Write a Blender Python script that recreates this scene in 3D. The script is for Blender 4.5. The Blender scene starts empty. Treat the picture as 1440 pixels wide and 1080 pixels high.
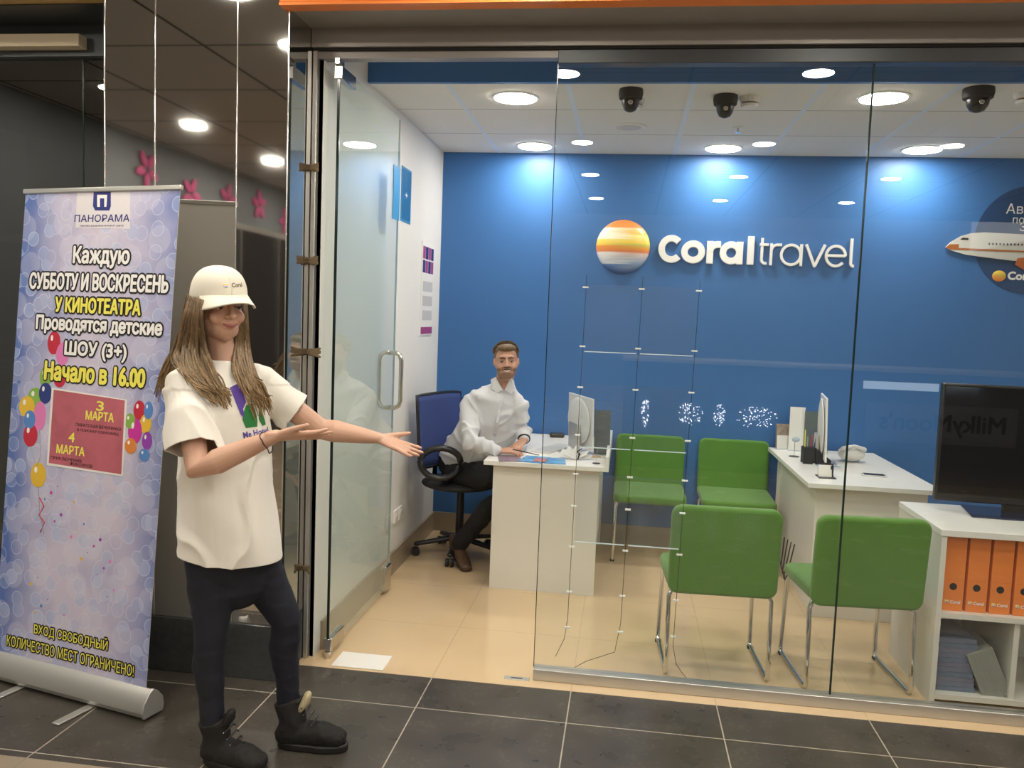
import bpy, bmesh, math, random
from mathutils import Vector, Matrix, noise, Euler
from mathutils.bvhtree import BVHTree
random.seed(4)
PI = math.pi
col = bpy.context.scene.collection
sc = bpy.context.scene

# ------------------------------------------------------------------ camera
F_PX = 1169.1
CAM = Vector((0, 0, 1.5635))
FWD = Vector((-0.13348255, 0.98777911, -0.08046632))
RGT = Vector((0.98989336, 0.13680993, 0.0373386))
UPV = Vector((-0.04789089, 0.07466903, 0.99605773))
cd = bpy.data.cameras.new('camera')
cam = bpy.data.objects.new('camera', cd); col.objects.link(cam)
cam.matrix_world = Matrix(((RGT.x, UPV.x, -FWD.x, CAM.x), (RGT.y, UPV.y, -FWD.y, CAM.y), (RGT.z, UPV.z, -FWD.z, CAM.z), (0, 0, 0, 1)))
cd.sensor_width = 36; cd.sensor_fit = 'HORIZONTAL'; cd.lens = 36 * F_PX / 1440
cd.clip_start = 0.05; cd.clip_end = 100
sc.camera = cam

def ray(px, py):
    return FWD * F_PX + RGT * (px - 720) - UPV * (py - 540)
def W(px, py, Y):
    """world point seen at a place of the photograph, at depth Y"""
    d = ray(px, py); return CAM + d * (Y / d.y)
def WZ(px, py, Z):
    d = ray(px, py); return CAM + d * ((Z - CAM.z) / d.z)

# ------------------------------------------------------------------ materials
def new_mat(name):
    m = bpy.data.materials.new(name); m.use_nodes = True
    nt = m.node_tree; nt.nodes.clear()
    out = nt.nodes.new('ShaderNodeOutputMaterial')
    return m, nt, out
def N(nt, t, **kw):
    n = nt.nodes.new(t)
    for k, v in kw.items():
        if k in n.inputs.keys(): n.inputs[k].default_value = v
        else: setattr(n, k, v)
    return n
def L(nt, a, b): nt.links.new(a, b)
def math_n(nt, op, a, b=None, c=None):
    n = nt.nodes.new('ShaderNodeMath'); n.operation = op
    for i, v in enumerate((a, b, c)):
        if v is None: continue
        if hasattr(v, 'links'): nt.links.new(v, n.inputs[i])
        else: n.inputs[i].default_value = v
    return n.outputs[0]
def mixc(nt, fac, a, b):
    n = nt.nodes.new('ShaderNodeMix'); n.data_type = 'RGBA'
    for s, v in ((0, fac), (6, a), (7, b)):
        if hasattr(v, 'links'): nt.links.new(v, n.inputs[s])
        else: n.inputs[s].default_value = v if s == 0 else (*v[:3], 1)
    return n.outputs[2]
def pbr(name, colr, rough=0.5, metal=0.0, var=0.0, vscale=8.0, bump=0.0, bscale=60.0, spec=0.5, emit=None, estr=0.0, sheen=0.0, vcol=False, coat=0.0, stretch=None, sss=0.0):
    m, nt, out = new_mat(name)
    b = N(nt, 'ShaderNodeBsdfPrincipled', Roughness=rough, Metallic=metal)
    b.inputs['Base Color'].default_value = (*colr, 1)
    b.inputs['Specular IOR Level'].default_value = spec
    if coat: b.inputs['Coat Weight'].default_value = coat
    if sheen: b.inputs['Sheen Weight'].default_value = sheen
    if sss:
        b.inputs['Subsurface Weight'].default_value = sss; b.inputs['Subsurface Scale'].default_value = 0.01
    tc = N(nt, 'ShaderNodeTexCoord')
    vec = tc.outputs['Object']
    if stretch:
        mp = N(nt, 'ShaderNodeMapping'); mp.inputs['Scale'].default_value = stretch; L(nt, vec, mp.inputs['Vector']); vec = mp.outputs[0]
    c = None
    if vcol:
        a = N(nt, 'ShaderNodeVertexColor'); a.layer_name = 'Col'; c = a.outputs[0]
    if var > 0:
        nz = N(nt, 'ShaderNodeTexNoise', Scale=vscale, Detail=5.0); L(nt, vec, nz.inputs['Vector'])
        f = math_n(nt, 'MULTIPLY_ADD', nz.outputs[0], 2 * var, 1 - var)
        mx = N(nt, 'ShaderNodeVectorMath', operation='SCALE')
        if c is None: mx.inputs[0].default_value = colr
        else: L(nt, c, mx.inputs[0])
        L(nt, f, mx.inputs['Scale']); c = mx.outputs[0]
    if c is not None: L(nt, c, b.inputs['Base Color'])
    if bump > 0:
        nb = N(nt, 'ShaderNodeTexNoise', Scale=bscale, Detail=4.0); L(nt, vec, nb.inputs['Vector'])
        bp = N(nt, 'ShaderNodeBump', Strength=bump, Distance=0.01); L(nt, nb.outputs[0], bp.inputs['Height']); L(nt, bp.outputs[0], b.inputs['Normal'])
    if emit:
        b.inputs['Emission Color'].default_value = (*emit, 1); b.inputs['Emission Strength'].default_value = estr
    L(nt, b.outputs[0], out.inputs[0])
    return m
def emis(name, c, s):
    m, nt, out = new_mat(name)
    e = N(nt, 'ShaderNodeEmission', Strength=s); e.inputs[0].default_value = (*c, 1); L(nt, e.outputs[0], out.inputs[0])
    return m
def glass_mat(name, tint=(1, 1, 1), boost=1.0, rough=0.0, ior=1.5, haze=0.0, hazec=(.8, .85, .85)):
    m, nt, out = new_mat(name)
    t = N(nt, 'ShaderNodeBsdfTransparent'); t.inputs[0].default_value = (*tint, 1)
    g = N(nt, 'ShaderNodeBsdfGlossy', Roughness=rough); g.inputs[0].default_value = (1, 1, 1, 1)
    fr = N(nt, 'ShaderNodeFresnel', IOR=ior)
    gm = N(nt, 'ShaderNodeNewGeometry'); ff = math_n(nt, 'SUBTRACT', 1.0, gm.outputs['Backfacing'])
    f = math_n(nt, 'MULTIPLY', math_n(nt, 'MULTIPLY', fr.outputs[0], ff), boost)
    ms = N(nt, 'ShaderNodeMixShader'); L(nt, f, ms.inputs[0])
    if haze:
        d = N(nt, 'ShaderNodeBsdfDiffuse'); d.inputs[0].default_value = (*hazec, 1)
        m2 = N(nt, 'ShaderNodeMixShader'); m2.inputs[0].default_value = haze
        L(nt, t.outputs[0], m2.inputs[1]); L(nt, d.outputs[0], m2.inputs[2]); L(nt, m2.outputs[0], ms.inputs[1])
    else: L(nt, t.outputs[0], ms.inputs[1])
    L(nt, g.outputs[0], ms.inputs[2]); L(nt, ms.outputs[0], out.inputs[0])
    return m
def line_mask(nt, coord, off, size, width):
    a = math_n(nt, 'SUBTRACT', coord, off - width / 2)
    a = math_n(nt, 'DIVIDE', a, size); a = math_n(nt, 'FRACT', a)
    return math_n(nt, 'LESS_THAN', a, width / size)
def tile_mat(name, base, grout, ox, oy, size, width, rough, var=0.1, vscale=4.0, smudge=0.0, grout_y=None, wy=None, axes=('X', 'Y'), bump=0.0, spec=0.5, base2=None, sizey=None):
    m, nt, out = new_mat(name)
    tc = N(nt, 'ShaderNodeTexCoord'); sp = N(nt, 'ShaderNodeSeparateXYZ'); L(nt, tc.outputs['Object'], sp.inputs[0])
    mx = line_mask(nt, sp.outputs[axes[0]], ox, size, width); my = line_mask(nt, sp.outputs[axes[1]], oy, sizey or size, wy or width)
    nz = N(nt, 'ShaderNodeTexNoise', Scale=vscale, Detail=6.0); L(nt, tc.outputs['Object'], nz.inputs['Vector'])
    n2 = N(nt, 'ShaderNodeTexNoise', Scale=vscale * 9, Detail=5.0, Roughness=0.7); L(nt, tc.outputs['Object'], n2.inputs['Vector'])
    f = math_n(nt, 'MULTIPLY', nz.outputs[0], 1.0); b2 = base2 or tuple(c * (1 + 2 * var) for c in base)
    c = mixc(nt, f, tuple(x * (1 - var) for x in base), b2)
    if smudge:
        s = math_n(nt, 'GREATER_THAN', n2.outputs[0], 0.56); s = math_n(nt, 'MULTIPLY', s, smudge)
        s = math_n(nt, 'MULTIPLY', s, math_n(nt, 'GREATER_THAN', nz.outputs[0], 0.52))
        c = mixc(nt, s, c, tuple(min(1, x * 2.2 + 0.02) for x in base))
    c = mixc(nt, my, c, grout_y or grout); c = mixc(nt, mx, c, grout)
    b = N(nt, 'ShaderNodeBsdfPrincipled', Roughness=rough); L(nt, c, b.inputs['Base Color'])
    b.inputs['Specular IOR Level'].default_value = spec
    r = math_n(nt, 'MULTIPLY_ADD', nz.outputs[0], rough * 0.8, rough * 0.6); L(nt, r, b.inputs['Roughness'])
    if bump:
        bp = N(nt, 'ShaderNodeBump', Strength=bump, Distance=0.004); L(nt, nz.outputs[0], bp.inputs['Height']); L(nt, bp.outputs[0], b.inputs['Normal'])
    L(nt, b.outputs[0], out.inputs[0])
    return m

M = {}
M['white'] = pbr('white paint', (.80, .79, .76), .6, var=.02)
M['blue'] = pbr('blue wall paint', (.050, .165, .42), .42, var=.03, vscale=3, spec=.35)
M['orange'] = pbr('orange gloss panel', (.90, .26, .06), .18, coat=.3)
M['greymetal'] = pbr('grey lintel', (.30, .28, .26), .4, metal=.35, var=.05)
M['alu'] = pbr('brushed aluminium', (.56, .55, .52), .36, metal=.7, var=.05, vscale=20, stretch=(1, 30, 30))
M['alu_plain'] = pbr('satin aluminium', (.62, .61, .58), .35, metal=.75, var=.03)
M['steel'] = pbr('polished steel', (.62, .61, .58), .14, metal=1.0)
M['chrome'] = pbr('chrome tube', (.75, .75, .75), .08, metal=1.0)
M['darkmetal'] = pbr('dark rail', (.07, .075, .08), .35, metal=.5)
M['black'] = pbr('black plastic', (.012, .012, .014), .35)
M['blackmatte'] = pbr('matte black', (.015, .015, .017), .7)
M['gap'] = pbr('shadow gap black', (.01, .01, .01), .8)
M['mirror'] = pbr('tinted mirror panel', (.60, .59, .57), .035, metal=1.0)
M['seam'] = pbr('mirror bevel seam', (.85, .85, .83), .18, metal=1.0)
M['granite'] = pbr('polished dark granite', (.055, .058, .06), .12, var=.3, vscale=40)
M['glass'] = glass_mat('clear shop glass', (.97, .985, .98), 1.7)
M['doorglass'] = glass_mat('door glass', (.93, .965, .955), 1.1, haze=.10, hazec=(.75, .82, .80))
M['glassedge'] = pbr('glass edge', (.008, .02, .018), .15)
M['acrylic'] = glass_mat('acrylic pocket', (.93, .95, .97), 1.2, haze=.012)
M['acrylicedge'] = pbr('acrylic edge', (.75, .85, .88), .2)
M['darkglass'] = glass_mat('brown tinted glass', (.42, .38, .32), 1.0, ior=2.7)
M['desk'] = pbr('white laminate', (.74, .72, .66), .35, var=.015)
M['desktop'] = pbr('white desk top', (.80, .79, .76), .3, var=.015)
M['green'] = pbr('green upholstery', (.078, .225, .018), .75, var=.10, vscale=9, bump=.25, bscale=260, sheen=.25)
M['mesh_blue'] = pbr('navy mesh fabric', (.03, .055, .20), .7, var=.1, vscale=30, bump=.3, bscale=500)
M['binder'] = pbr('orange binder', (.86, .24, .045), .4)
M['lamp'] = emis('led disc', (1.0, .93, .82), 50)
M['lampw'] = emis('mall led disc', (1.0, .93, .80), 95)
M['lampring'] = pbr('lamp trim ring', (.8, .8, .78), .4)
M['signwhite'] = pbr('sign letter white face', (.92, .92, .90), .4)
M['signside'] = pbr('sign letter return', (.70, .72, .76), .5)
M['floorbeige'] = tile_mat('beige porcelain floor', (.66, .49, .30), (.50, .37, .23), -.16, 3.40, .6, .003, .12, var=.05, vscale=2.5)
M['floordark'] = tile_mat('dark stone floor', (.056, .049, .041), (.42, .37, .30), -.16, 3.12, .6, .005, .30, var=.35, vscale=5, smudge=.35, spec=.35)
M['floortan'] = tile_mat('tan mall floor', (.30, .24, .17), (.25, .2, .15), -.16, 3.12, .6, .004, .25, var=.1)
M['ceil'] = tile_mat('mineral ceiling tile', (.78, .76, .72), (.72, .80, .92), -.937, 5.82, .6, .026, .85, var=.03, vscale=30, grout_y=(.10, .10, .11), wy=.006, spec=.2)
M['mallceil'] = tile_mat('mall ceiling', (.38, .365, .345), (.05, .05, .05), -.6, 2.0, .9, .02, .75, var=.05, vscale=3, spec=.2)
M['skirt'] = pbr('beige tile skirting', (.33, .27, .19), .22, var=.08, vscale=4)
M['paper'] = pbr('paper white', (.82, .81, .78), .6)
M['darkblue'] = pbr('dark blue print', (.015, .06, .17), .5)
M['skydecal'] = pbr('sky blue print', (.05, .30, .62), .35)
M['grey'] = pbr('grey plastic', (.35, .35, .34), .5)
M['lightgrey'] = pbr('light grey plastic', (.62, .62, .61), .4)
M['imac'] = pbr('white monitor shell', (.78, .77, .74), .3)
M['ink'] = pbr('black ink', (.012, .011, .013), .6)
M['yellow'] = pbr('yellow ink', (.86, .80, .12), .6)
M['inkwhite'] = pbr('white ink', (.88, .87, .86), .6)
M['purple'] = pbr('purple ink', (.10, .05, .33), .7)
M['greenink'] = pbr('green ink', (.02, .20, .05), .7)
M['navyink'] = pbr('navy ink', (.02, .03, .20), .6)
M['red'] = pbr('red ink', (.6, .04, .06), .5)
M['pink'] = pbr('pink print', (.75, .12, .32), .5)
M['tape'] = pbr('brown tape', (.20, .14, .08), .7, var=.3, vscale=60)
M['cable'] = pbr('black wire', (.01, .01, .01), .4)

# ------------------------------------------------------------------ mesh helpers
class MB:
    def __init__(s): s.v = []; s.f = []
    def add(s, v, f, M4=None):
        o = len(s.v)
        for p in v:
            p = Vector(p)
            if M4 is not None: p = M4 @ p
            s.v.append(p)
        s.f += [tuple(o + i for i in q) for q in f]
        return s
    def box(s, x0, x1, y0, y1, z0, z1, M4=None):
        v = [(x0, y0, z0), (x1, y0, z0), (x1, y1, z0), (x0, y1, z0), (x0, y0, z1), (x1, y0, z1), (x1, y1, z1), (x0, y1, z1)]
        return s.add(v, [(3, 2, 1, 0), (4, 5, 6, 7), (0, 1, 5, 4), (1, 2, 6, 5), (2, 3, 7, 6), (3, 0, 4, 7)], M4)
    def chain(s, pts, radii, ref=(0, 0, 1), n=14, cap=4, M4=None, closed=False, flat_ends=False):
        """tapering tube through pts; radii floats or (across, along ref); rounded ends"""
        pts = [Vector(p) for p in pts]; ref = Vector(ref).normalized()
        R = [(r, r) if not hasattr(r, '__len__') else r for r in radii]
        k = len(pts); rings = []
        T = []
        for i in range(k):
            if closed: t = pts[(i + 1) % k] - pts[i - 1]
            else: t = pts[min(i + 1, k - 1)] - pts[max(i - 1, 0)]
            T.append(t.normalized())
        def ring(c, t, ra, rb):
            a = t.cross(ref)
            if a.length < 1e-4: a = t.cross(Vector((1, 0.01, 0)))
            a.normalize(); b = a.cross(t).normalized()
            return [c + a * (ra * math.cos(2 * PI * j / n)) + b * (rb * math.sin(2 * PI * j / n)) for j in range(n)]
        if closed:
            for i in range(k): rings.append(ring(pts[i], T[i], *R[i]))
        else:
            if cap and not flat_ends:
                for q in range(cap, 0, -1):
                    a = q / (cap + 0.0) * PI / 2 * 0.97; m = min(R[0])
                    rings.append(ring(pts[0] - T[0] * (m * math.sin(a)), T[0], R[0][0] * math.cos(a), R[0][1] * math.cos(a)))
            for i in range(k): rings.append(ring(pts[i], T[i], *R[i]))
            if cap and not flat_ends:
                for q in range(1, cap + 1):
                    a = q / (cap + 0.0) * PI / 2 * 0.97; m = min(R[-1])
                    rings.append(ring(pts[-1] + T[-1] * (m * math.sin(a)), T[-1], R[-1][0] * math.cos(a), R[-1][1] * math.cos(a)))
        v = [p for r in rings for p in r]; f = []; K = len(rings)
        for i in range(K if closed else K - 1):
            i2 = (i + 1) % K
            for j in range(n):
                j2 = (j + 1) % n
                f.append((i * n + j, i * n + j2, i2 * n + j2, i2 * n + j))
        if not closed:
            f.append(tuple(range(n - 1, -1, -1))); f.append(tuple((K - 1) * n + j for j in range(n)))
        return s.add(v, f, M4)
    def ell(s, c, r, rot=None, n=20, m=12, M4=None, frac=1.0):
        c = Vector(c); v = []; f = []
        v.append(Vector((0, 0, r[2])))
        for i in range(1, m):
            a = PI * i / m * frac
            for j in range(n):
                b = 2 * PI * j / n
                v.append(Vector((r[0] * math.sin(a) * math.cos(b), r[1] * math.sin(a) * math.sin(b), r[2] * math.cos(a))))
        last = len(v)
        v.append(Vector((0, 0, r[2] * math.cos(PI * frac))))
        for j in range(n):
            f.append((0, 1 + j, 1 + (j + 1) % n))
            f.append((last, 1 + (m - 2) * n + (j + 1) % n, 1 + (m - 2) * n + j))
        for i in range(m - 2):
            for j in range(n):
                f.append((1 + i * n + j, 1 + (i + 1) * n + j, 1 + (i + 1) * n + (j + 1) % n, 1 + i * n + (j + 1) % n))
        if rot is not None: v = [rot @ p for p in v]
        v = [p + c for p in v]
        return s.add(v, f, M4)
    def lathe(s, prof, c=(0, 0, 0), n=32, M4=None):
        v = []; f = []; k = len(prof)
        for r, z in prof:
            for j in range(n):
                a = 2 * PI * j / n; v.append((c[0] + r * math.cos(a), c[1] + r * math.sin(a), c[2] + z))
        for i in range(k - 1):
            for j in range(n): f.append((i * n + j, i * n + (j + 1) % n, (i + 1) * n + (j + 1) % n, (i + 1) * n + j))
        f.append(tuple(range(n - 1, -1, -1))); f.append(tuple((k - 1) * n + j for j in range(n)))
        return s.add(v, f, M4)
    def prism(s, outline, z0, z1, M4=None):
        n = len(outline)
        v = [(x, y, z0) for x, y in outline] + [(x, y, z1) for x, y in outline]
        f = [tuple(range(n - 1, -1, -1)), tuple(range(n, 2 * n))] + [(i, (i + 1) % n, n + (i + 1) % n, n + i) for i in range(n)]
        return s.add(v, f, M4)
    def grid(s, P, nu, nv, M4=None, thick=None):
        """P(u,v) sheet; with thick -> solid"""
        v = [P(i / nu, j / nv) for j in range(nv + 1) for i in range(nu + 1)]
        f = [(j * (nu + 1) + i, j * (nu + 1) + i + 1, (j + 1) * (nu + 1) + i + 1, (j + 1) * (nu + 1) + i) for j in range(nv) for i in range(nu)]
        return s.add(v, f, M4)
    def mesh(s, name):
        me = bpy.data.meshes.new(name); me.from_pydata([tuple(p) for p in s.v], [], s.f)
        bm = bmesh.new(); bm.from_mesh(me); bmesh.ops.recalc_face_normals(bm, faces=bm.faces); bm.to_mesh(me); bm.free()
        return me
    def build(s, name, mat, parent=None, smooth=False, bevel=0.0, seg=2, solid=0.0, angle=0.6, sub=0):
        me = s.mesh(name)
        return link(name, me, mat, parent, smooth, bevel, seg, solid, angle, sub)
def link(name, me, mat, parent=None, smooth=False, bevel=0.0, seg=2, solid=0.0, angle=0.6, sub=0):
    o = bpy.data.objects.new(name, me); col.objects.link(o)
    if mat is not None:
        me.materials.clear(); me.materials.append(mat)
    if smooth:
        for p in me.polygons: p.use_smooth = True
        if smooth == 'auto':
            try: me.set_sharp_from_angle(angle=0.7)
            except Exception: pass
    if solid:
        md = o.modifiers.new('solid', 'SOLIDIFY'); md.thickness = solid; md.offset = 0
    if bevel:
        md = o.modifiers.new('bevel', 'BEVEL'); md.width = bevel; md.segments = seg; md.limit_method = 'ANGLE'; md.angle_limit = angle
        md.harden_normals = False
        for p in me.polygons: p.use_smooth = True
        try: me.set_sharp_from_angle(angle=0.5)
        except Exception: pass
    if sub:
        md = o.modifiers.new('sub', 'SUBSURF'); md.levels = sub; md.render_levels = sub
    if parent is not None: put(o, parent)
    return o
def wm(o):
    m = o.matrix_basis.copy()
    return (wm(o.parent) @ o.matrix_parent_inverse @ m) if o.parent else m
LOCAL = set()
def put(o, parent):
    """child given in world coordinates unless its thing is a local prototype"""
    o.parent = parent
    root = parent
    while root.parent: root = root.parent
    if root.name not in LOCAL:
        o.matrix_parent_inverse = wm(parent).inverted()
def thing(name, label, cat, loc=(0, 0, 0), rz=0, group=None, local=False):
    o = bpy.data.objects.new(name, None); col.objects.link(o); o.empty_display_size = .1
    o.location = loc; o.rotation_euler = (0, 0, rz); o['label'] = label; o['category'] = cat
    if group: o['group'] = group
    if local: LOCAL.add(o.name)
    return o
def tag(o, label, cat, group=None):
    o['label'] = label; o['category'] = cat
    if group: o['group'] = group
    return o
def struct(o, label=None):
    o['kind'] = 'structure'
    if label: o['label'] = label
    return o
def dup(root, loc, rz, label=None):
    r = root.copy(); col.objects.link(r); r.location = loc; r.rotation_euler = (0, 0, rz)
    if label: r['label'] = label
    for ch in list(root.children):
        c = ch.copy(); col.objects.link(c); c.parent = r; c.matrix_parent_inverse = ch.matrix_parent_inverse.copy()
        for g in list(ch.children):
            d = g.copy(); col.objects.link(d); d.parent = c; d.matrix_parent_inverse = g.matrix_parent_inverse.copy()
    return r
def bake(o):
    """apply modifiers"""
    dg = bpy.context.evaluated_depsgraph_get(); dg.update()
    ev = o.evaluated_get(dg); me = bpy.data.meshes.new_from_object(ev)
    o.modifiers.clear(); o.data = me
    return me
def organic(name, mb, mat, voxel, smooth=6, parent=None, fac=.5, disp=None, colf=None):
    """union of overlapping solids grown into one continuous skin"""
    me = mb.mesh(name); o = bpy.data.objects.new(name, me); col.objects.link(o)
    md = o.modifiers.new('r', 'REMESH'); md.mode = 'VOXEL'; md.voxel_size = voxel; md.use_smooth_shade = True
    ms = o.modifiers.new('s', 'SMOOTH'); ms.factor = fac; ms.iterations = smooth
    me = bake(o)
    if disp:
        me.calc_loop_triangles()
        ns = [Vector(v.normal) for v in me.vertices]
        for v, n in zip(me.vertices, ns): v.co = v.co + n * disp(v.co, n)
    me.materials.clear(); me.materials.append(mat)
    for p in me.polygons: p.use_smooth = True
    if colf:
        ca = me.color_attributes.new('Col', 'FLOAT_COLOR', 'POINT')
        buf = []
        for v in me.vertices: buf += [*colf(v.co), 1.0]
        ca.data.foreach_set('color', buf)
    if parent is not None: put(o, parent)
    return o
def text_data(body, offset=0.0, extrude=0.0, space=1.0, shear=0.0, res=3):
    cu = bpy.data.curves.new('t', 'FONT'); cu.body = body; cu.size = 1; cu.offset = offset; cu.extrude = extrude
    cu.space_character = space; cu.shear = shear; cu.resolution_u = res; cu.align_x = 'LEFT'
    o = bpy.data.objects.new('t', cu); col.objects.link(o)
    dg = bpy.context.evaluated_depsgraph_get(); dg.update()
    me = bpy.data.meshes.new_from_object(o.evaluated_get(dg))
    bpy.data.objects.remove(o); bpy.data.curves.remove(cu)
    return me
def bounds(me):
    xs = [v.co.x for v in me.vertices]; ys = [v.co.y for v in me.vertices]
    return min(xs), max(xs), min(ys), max(ys)
def thick_copies(me, r, n=10, dz=0.0):
    if r <= 0: return me
    base = [v.co.copy() for v in me.vertices]; polys = [tuple(p.vertices) for p in me.polygons]; V = list(base); Fc = list(polys); k = len(base)
    for i in range(n):
        a = 2 * PI * i / n; d = Vector((r * math.cos(a), r * math.sin(a), dz * (i + 1)))
        V += [p + d for p in base]; Fc += [tuple(q + k * (i + 1) for q in p) for p in polys]
    m2 = bpy.data.meshes.new('t'); m2.from_pydata([tuple(p) for p in V], [], Fc); return m2
def lettering(name, body, O, X, Y, width, mat, parent=None, height=None, bold=0.0, outline=None, depth=0.0015, lift=0.001, space=1.0, shear=0.0, extr=0.0):
    """words on a surface: O = lower left corner, X/Y unit axes, fitted to width (and height)"""
    X = Vector(X).normalized(); Y = Vector(Y).normalized(); Nn = X.cross(Y).normalized(); O = Vector(O)
    m0 = text_data(body, 0, 0, space, shear); x0, x1, y0, y1 = bounds(m0)
    sx = width / (x1 - x0); sy = sx if height is None else height / (y1 - y0)
    res = []
    for off, mt, lf, nm in ([(outline[0], outline[1], lift, name + '_outline')] if outline else []) + [(bold, mat, lift + (.0009 if outline else 0), name)]:
        me = text_data(body, 0, extr / max(sx, sy), space, shear)
        for v in me.vertices: v.co = Vector(((v.co.x - x0) * sx, (v.co.y - y0) * sy, v.co.z * sy))
        me = thick_copies(me, off, 14 if off > .004 else 8, .00004)
        for v in me.vertices:
            v.co = O + X * v.co.x + Y * v.co.y + Nn * (v.co.z + lf + extr)
        res.append(link(nm, me, mt, parent))
    return res[-1]
def project(me, tree, direction, lift=.0012, back=.3):
    d = Vector(direction).normalized()
    bm = bmesh.new(); bm.from_mesh(me)
    bmesh.ops.triangulate(bm, faces=bm.faces)
    for _ in range(3):
        es = [e for e in bm.edges if e.calc_length() > .007]
        if es: bmesh.ops.subdivide_edges(bm, edges=es, cuts=1)
        bmesh.ops.triangulate(bm, faces=bm.faces)
    for v in bm.verts:
        h = tree.ray_cast(v.co - d * back, d)
        if h[0] is not None: v.co = h[0] - d * lift
    bm.to_mesh(me); bm.free(); return me

# ================================================================== SETTING
YB, YG, XL, HC = 5.82, 3.50, -1.332, 2.697
XR = 3.2
struct(MB().box(-6, 6, 3.40, YB + .1, -.1, 0).build('floor', M['floorbeige']), 'glossy beige tiled shop floor')
struct(MB().box(-6, 6, 2.485, 3.40, -.1, 0).build('floor', M['floordark']), 'dark stone tiles in front of the shop')
struct(MB().box(-6, 6, -9, 2.485, -.1, 0).build('floor', M['floortan']), 'tan mall floor')
struct(MB().box(XL - .05, XR, YB, YB + .1, 0, 3.0).build('wall_back', M['blue']), 'blue back wall of the travel office')
struct(MB().box(XL - .09, XL, YG, YB, 0, 2.95).build('wall_left', M['white']), 'white left wall of the travel office')
struct(MB().box(XR, XR + .1, YG, YB, 0, 2.95).build('wall_right', M['white']))
struct(MB().box(XL, XR, 4.12, YB, HC, HC + .06).build('ceiling', M['ceil']), 'suspended tile ceiling of the travel office')
struct(MB().box(XL, XR, 4.09, 4.12, HC, 2.86).build('trim_1', M['blue']), 'blue edge strip of the ceiling')
struct(MB().box(XL, XR, YG - .05, 4.12, 2.86, 2.95).build('ceiling', M['white']))
struct(MB().box(-6, 6, -4.5, 3.18, 3.0, 3.1).build('ceiling', M['mallceil']), 'grey mall ceiling')
struct(MB().box(XL, XL + .014, YG + .08, YB, 0, .135).build('baseboard_left', M['skirt']))
struct(MB().box(XL + .014, XR, YB - .014, YB, 0, .135).build('baseboard_back', M['skirt']))
# fascia and lintel
struct(MB().box(-1.40, 6, 3.18, 3.22, 2.748, 3.6).build('trim_2', M['orange'], bevel=.004), 'glossy orange shop fascia')
struct(MB().box(-1.40, 6, 3.18, 3.25, 2.738, 2.748).build('trim_3', M['orange']))
struct(MB().box(-1.40, 6, 3.25, YG + .04, 2.742, 2.80).build('trim_4', M['greymetal']), 'grey underside of the lintel')
struct(MB().box(-1.372, 6, YG - .05, YG + .04, 2.665, 2.742).build('trim_5', M['greymetal']), 'grey lintel panel above the glass')
struct(MB().box(-1.372, 6, YG - .035, YG + .035, 2.655, 2.665).build('trim_6', M['gap']))
struct(MB().box(-1.372, -.33, YG - .02, YG + .03, 2.625, 2.655).build('trim_7', M['greymetal']))
struct(MB().box(-.33, 6, YG - .03, YG + .03, 2.60, 2.655).build('trim_8', M['darkmetal'], bevel=.003), 'dark top rail of the glass front')
struct(MB().box(-.33, 6, YG - .03, YG + .03, 0.0, .05).build('trim_9', M['alu'], bevel=.003), 'aluminium floor rail under the glass')
# wall end edge profile beside the door
struct(MB().box(-1.372, -1.352, YG - .03, YG + .05, 0, 2.66).build('trim_10', M['alu_plain'], bevel=.002), 'vertical metal edge profile by the door')
struct(MB().box(-1.352, -1.335, YG + .0, YG + .05, 0, 2.66).build('trim_11', M['greymetal']))
# glass panes
def pane(name, x0, x1, y, z0, z1, mat='glass', t=.010):
    return struct(MB().box(x0, x1, y - t / 2, y + t / 2, z0, z1).build(name, M[mat]))
w1 = pane('window_1', -.329, .905, YG, .05, 2.61)
pane('window_2', .912, 2.15, YG, .05, 2.61); pane('window_3', 2.157, 3.4, YG, .05, 2.61)
for i, (x, w) in enumerate(((-.331, .003), (.9085, .006), (2.1535, .006))):
    struct(MB().box(x - w / 2, x + w / 2, YG - .0055, YG + .0055, .05, 2.61).build('trim_%d' % (12 + i), M['glassedge']))
# ------------------------------------------------------------------ mirrored pillar
PX0, PX1, PY = -2.17, -1.374, 3.23
pil = struct(MB().box(PX0, PX1, PY, YG + .1, .235, 3.0).build('wall_pillar', M['mirror']), 'pillar clad in tinted mirror panels')
struct(MB().box(PX0 - .004, PX1 + .0, PY - .012, YG + .1, 0, .235).build('baseboard_pillar', M['granite'], bevel=.003))
for i, x in enumerate((PX0 + .003, -1.945, -1.592, PX1 - .003)):
    struct(MB().box(x - .0025, x + .0025, PY - .0025, PY + .002, .235, 3.0).build('trim_%d' % (20 + i), M['seam'], bevel=.001))

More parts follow.
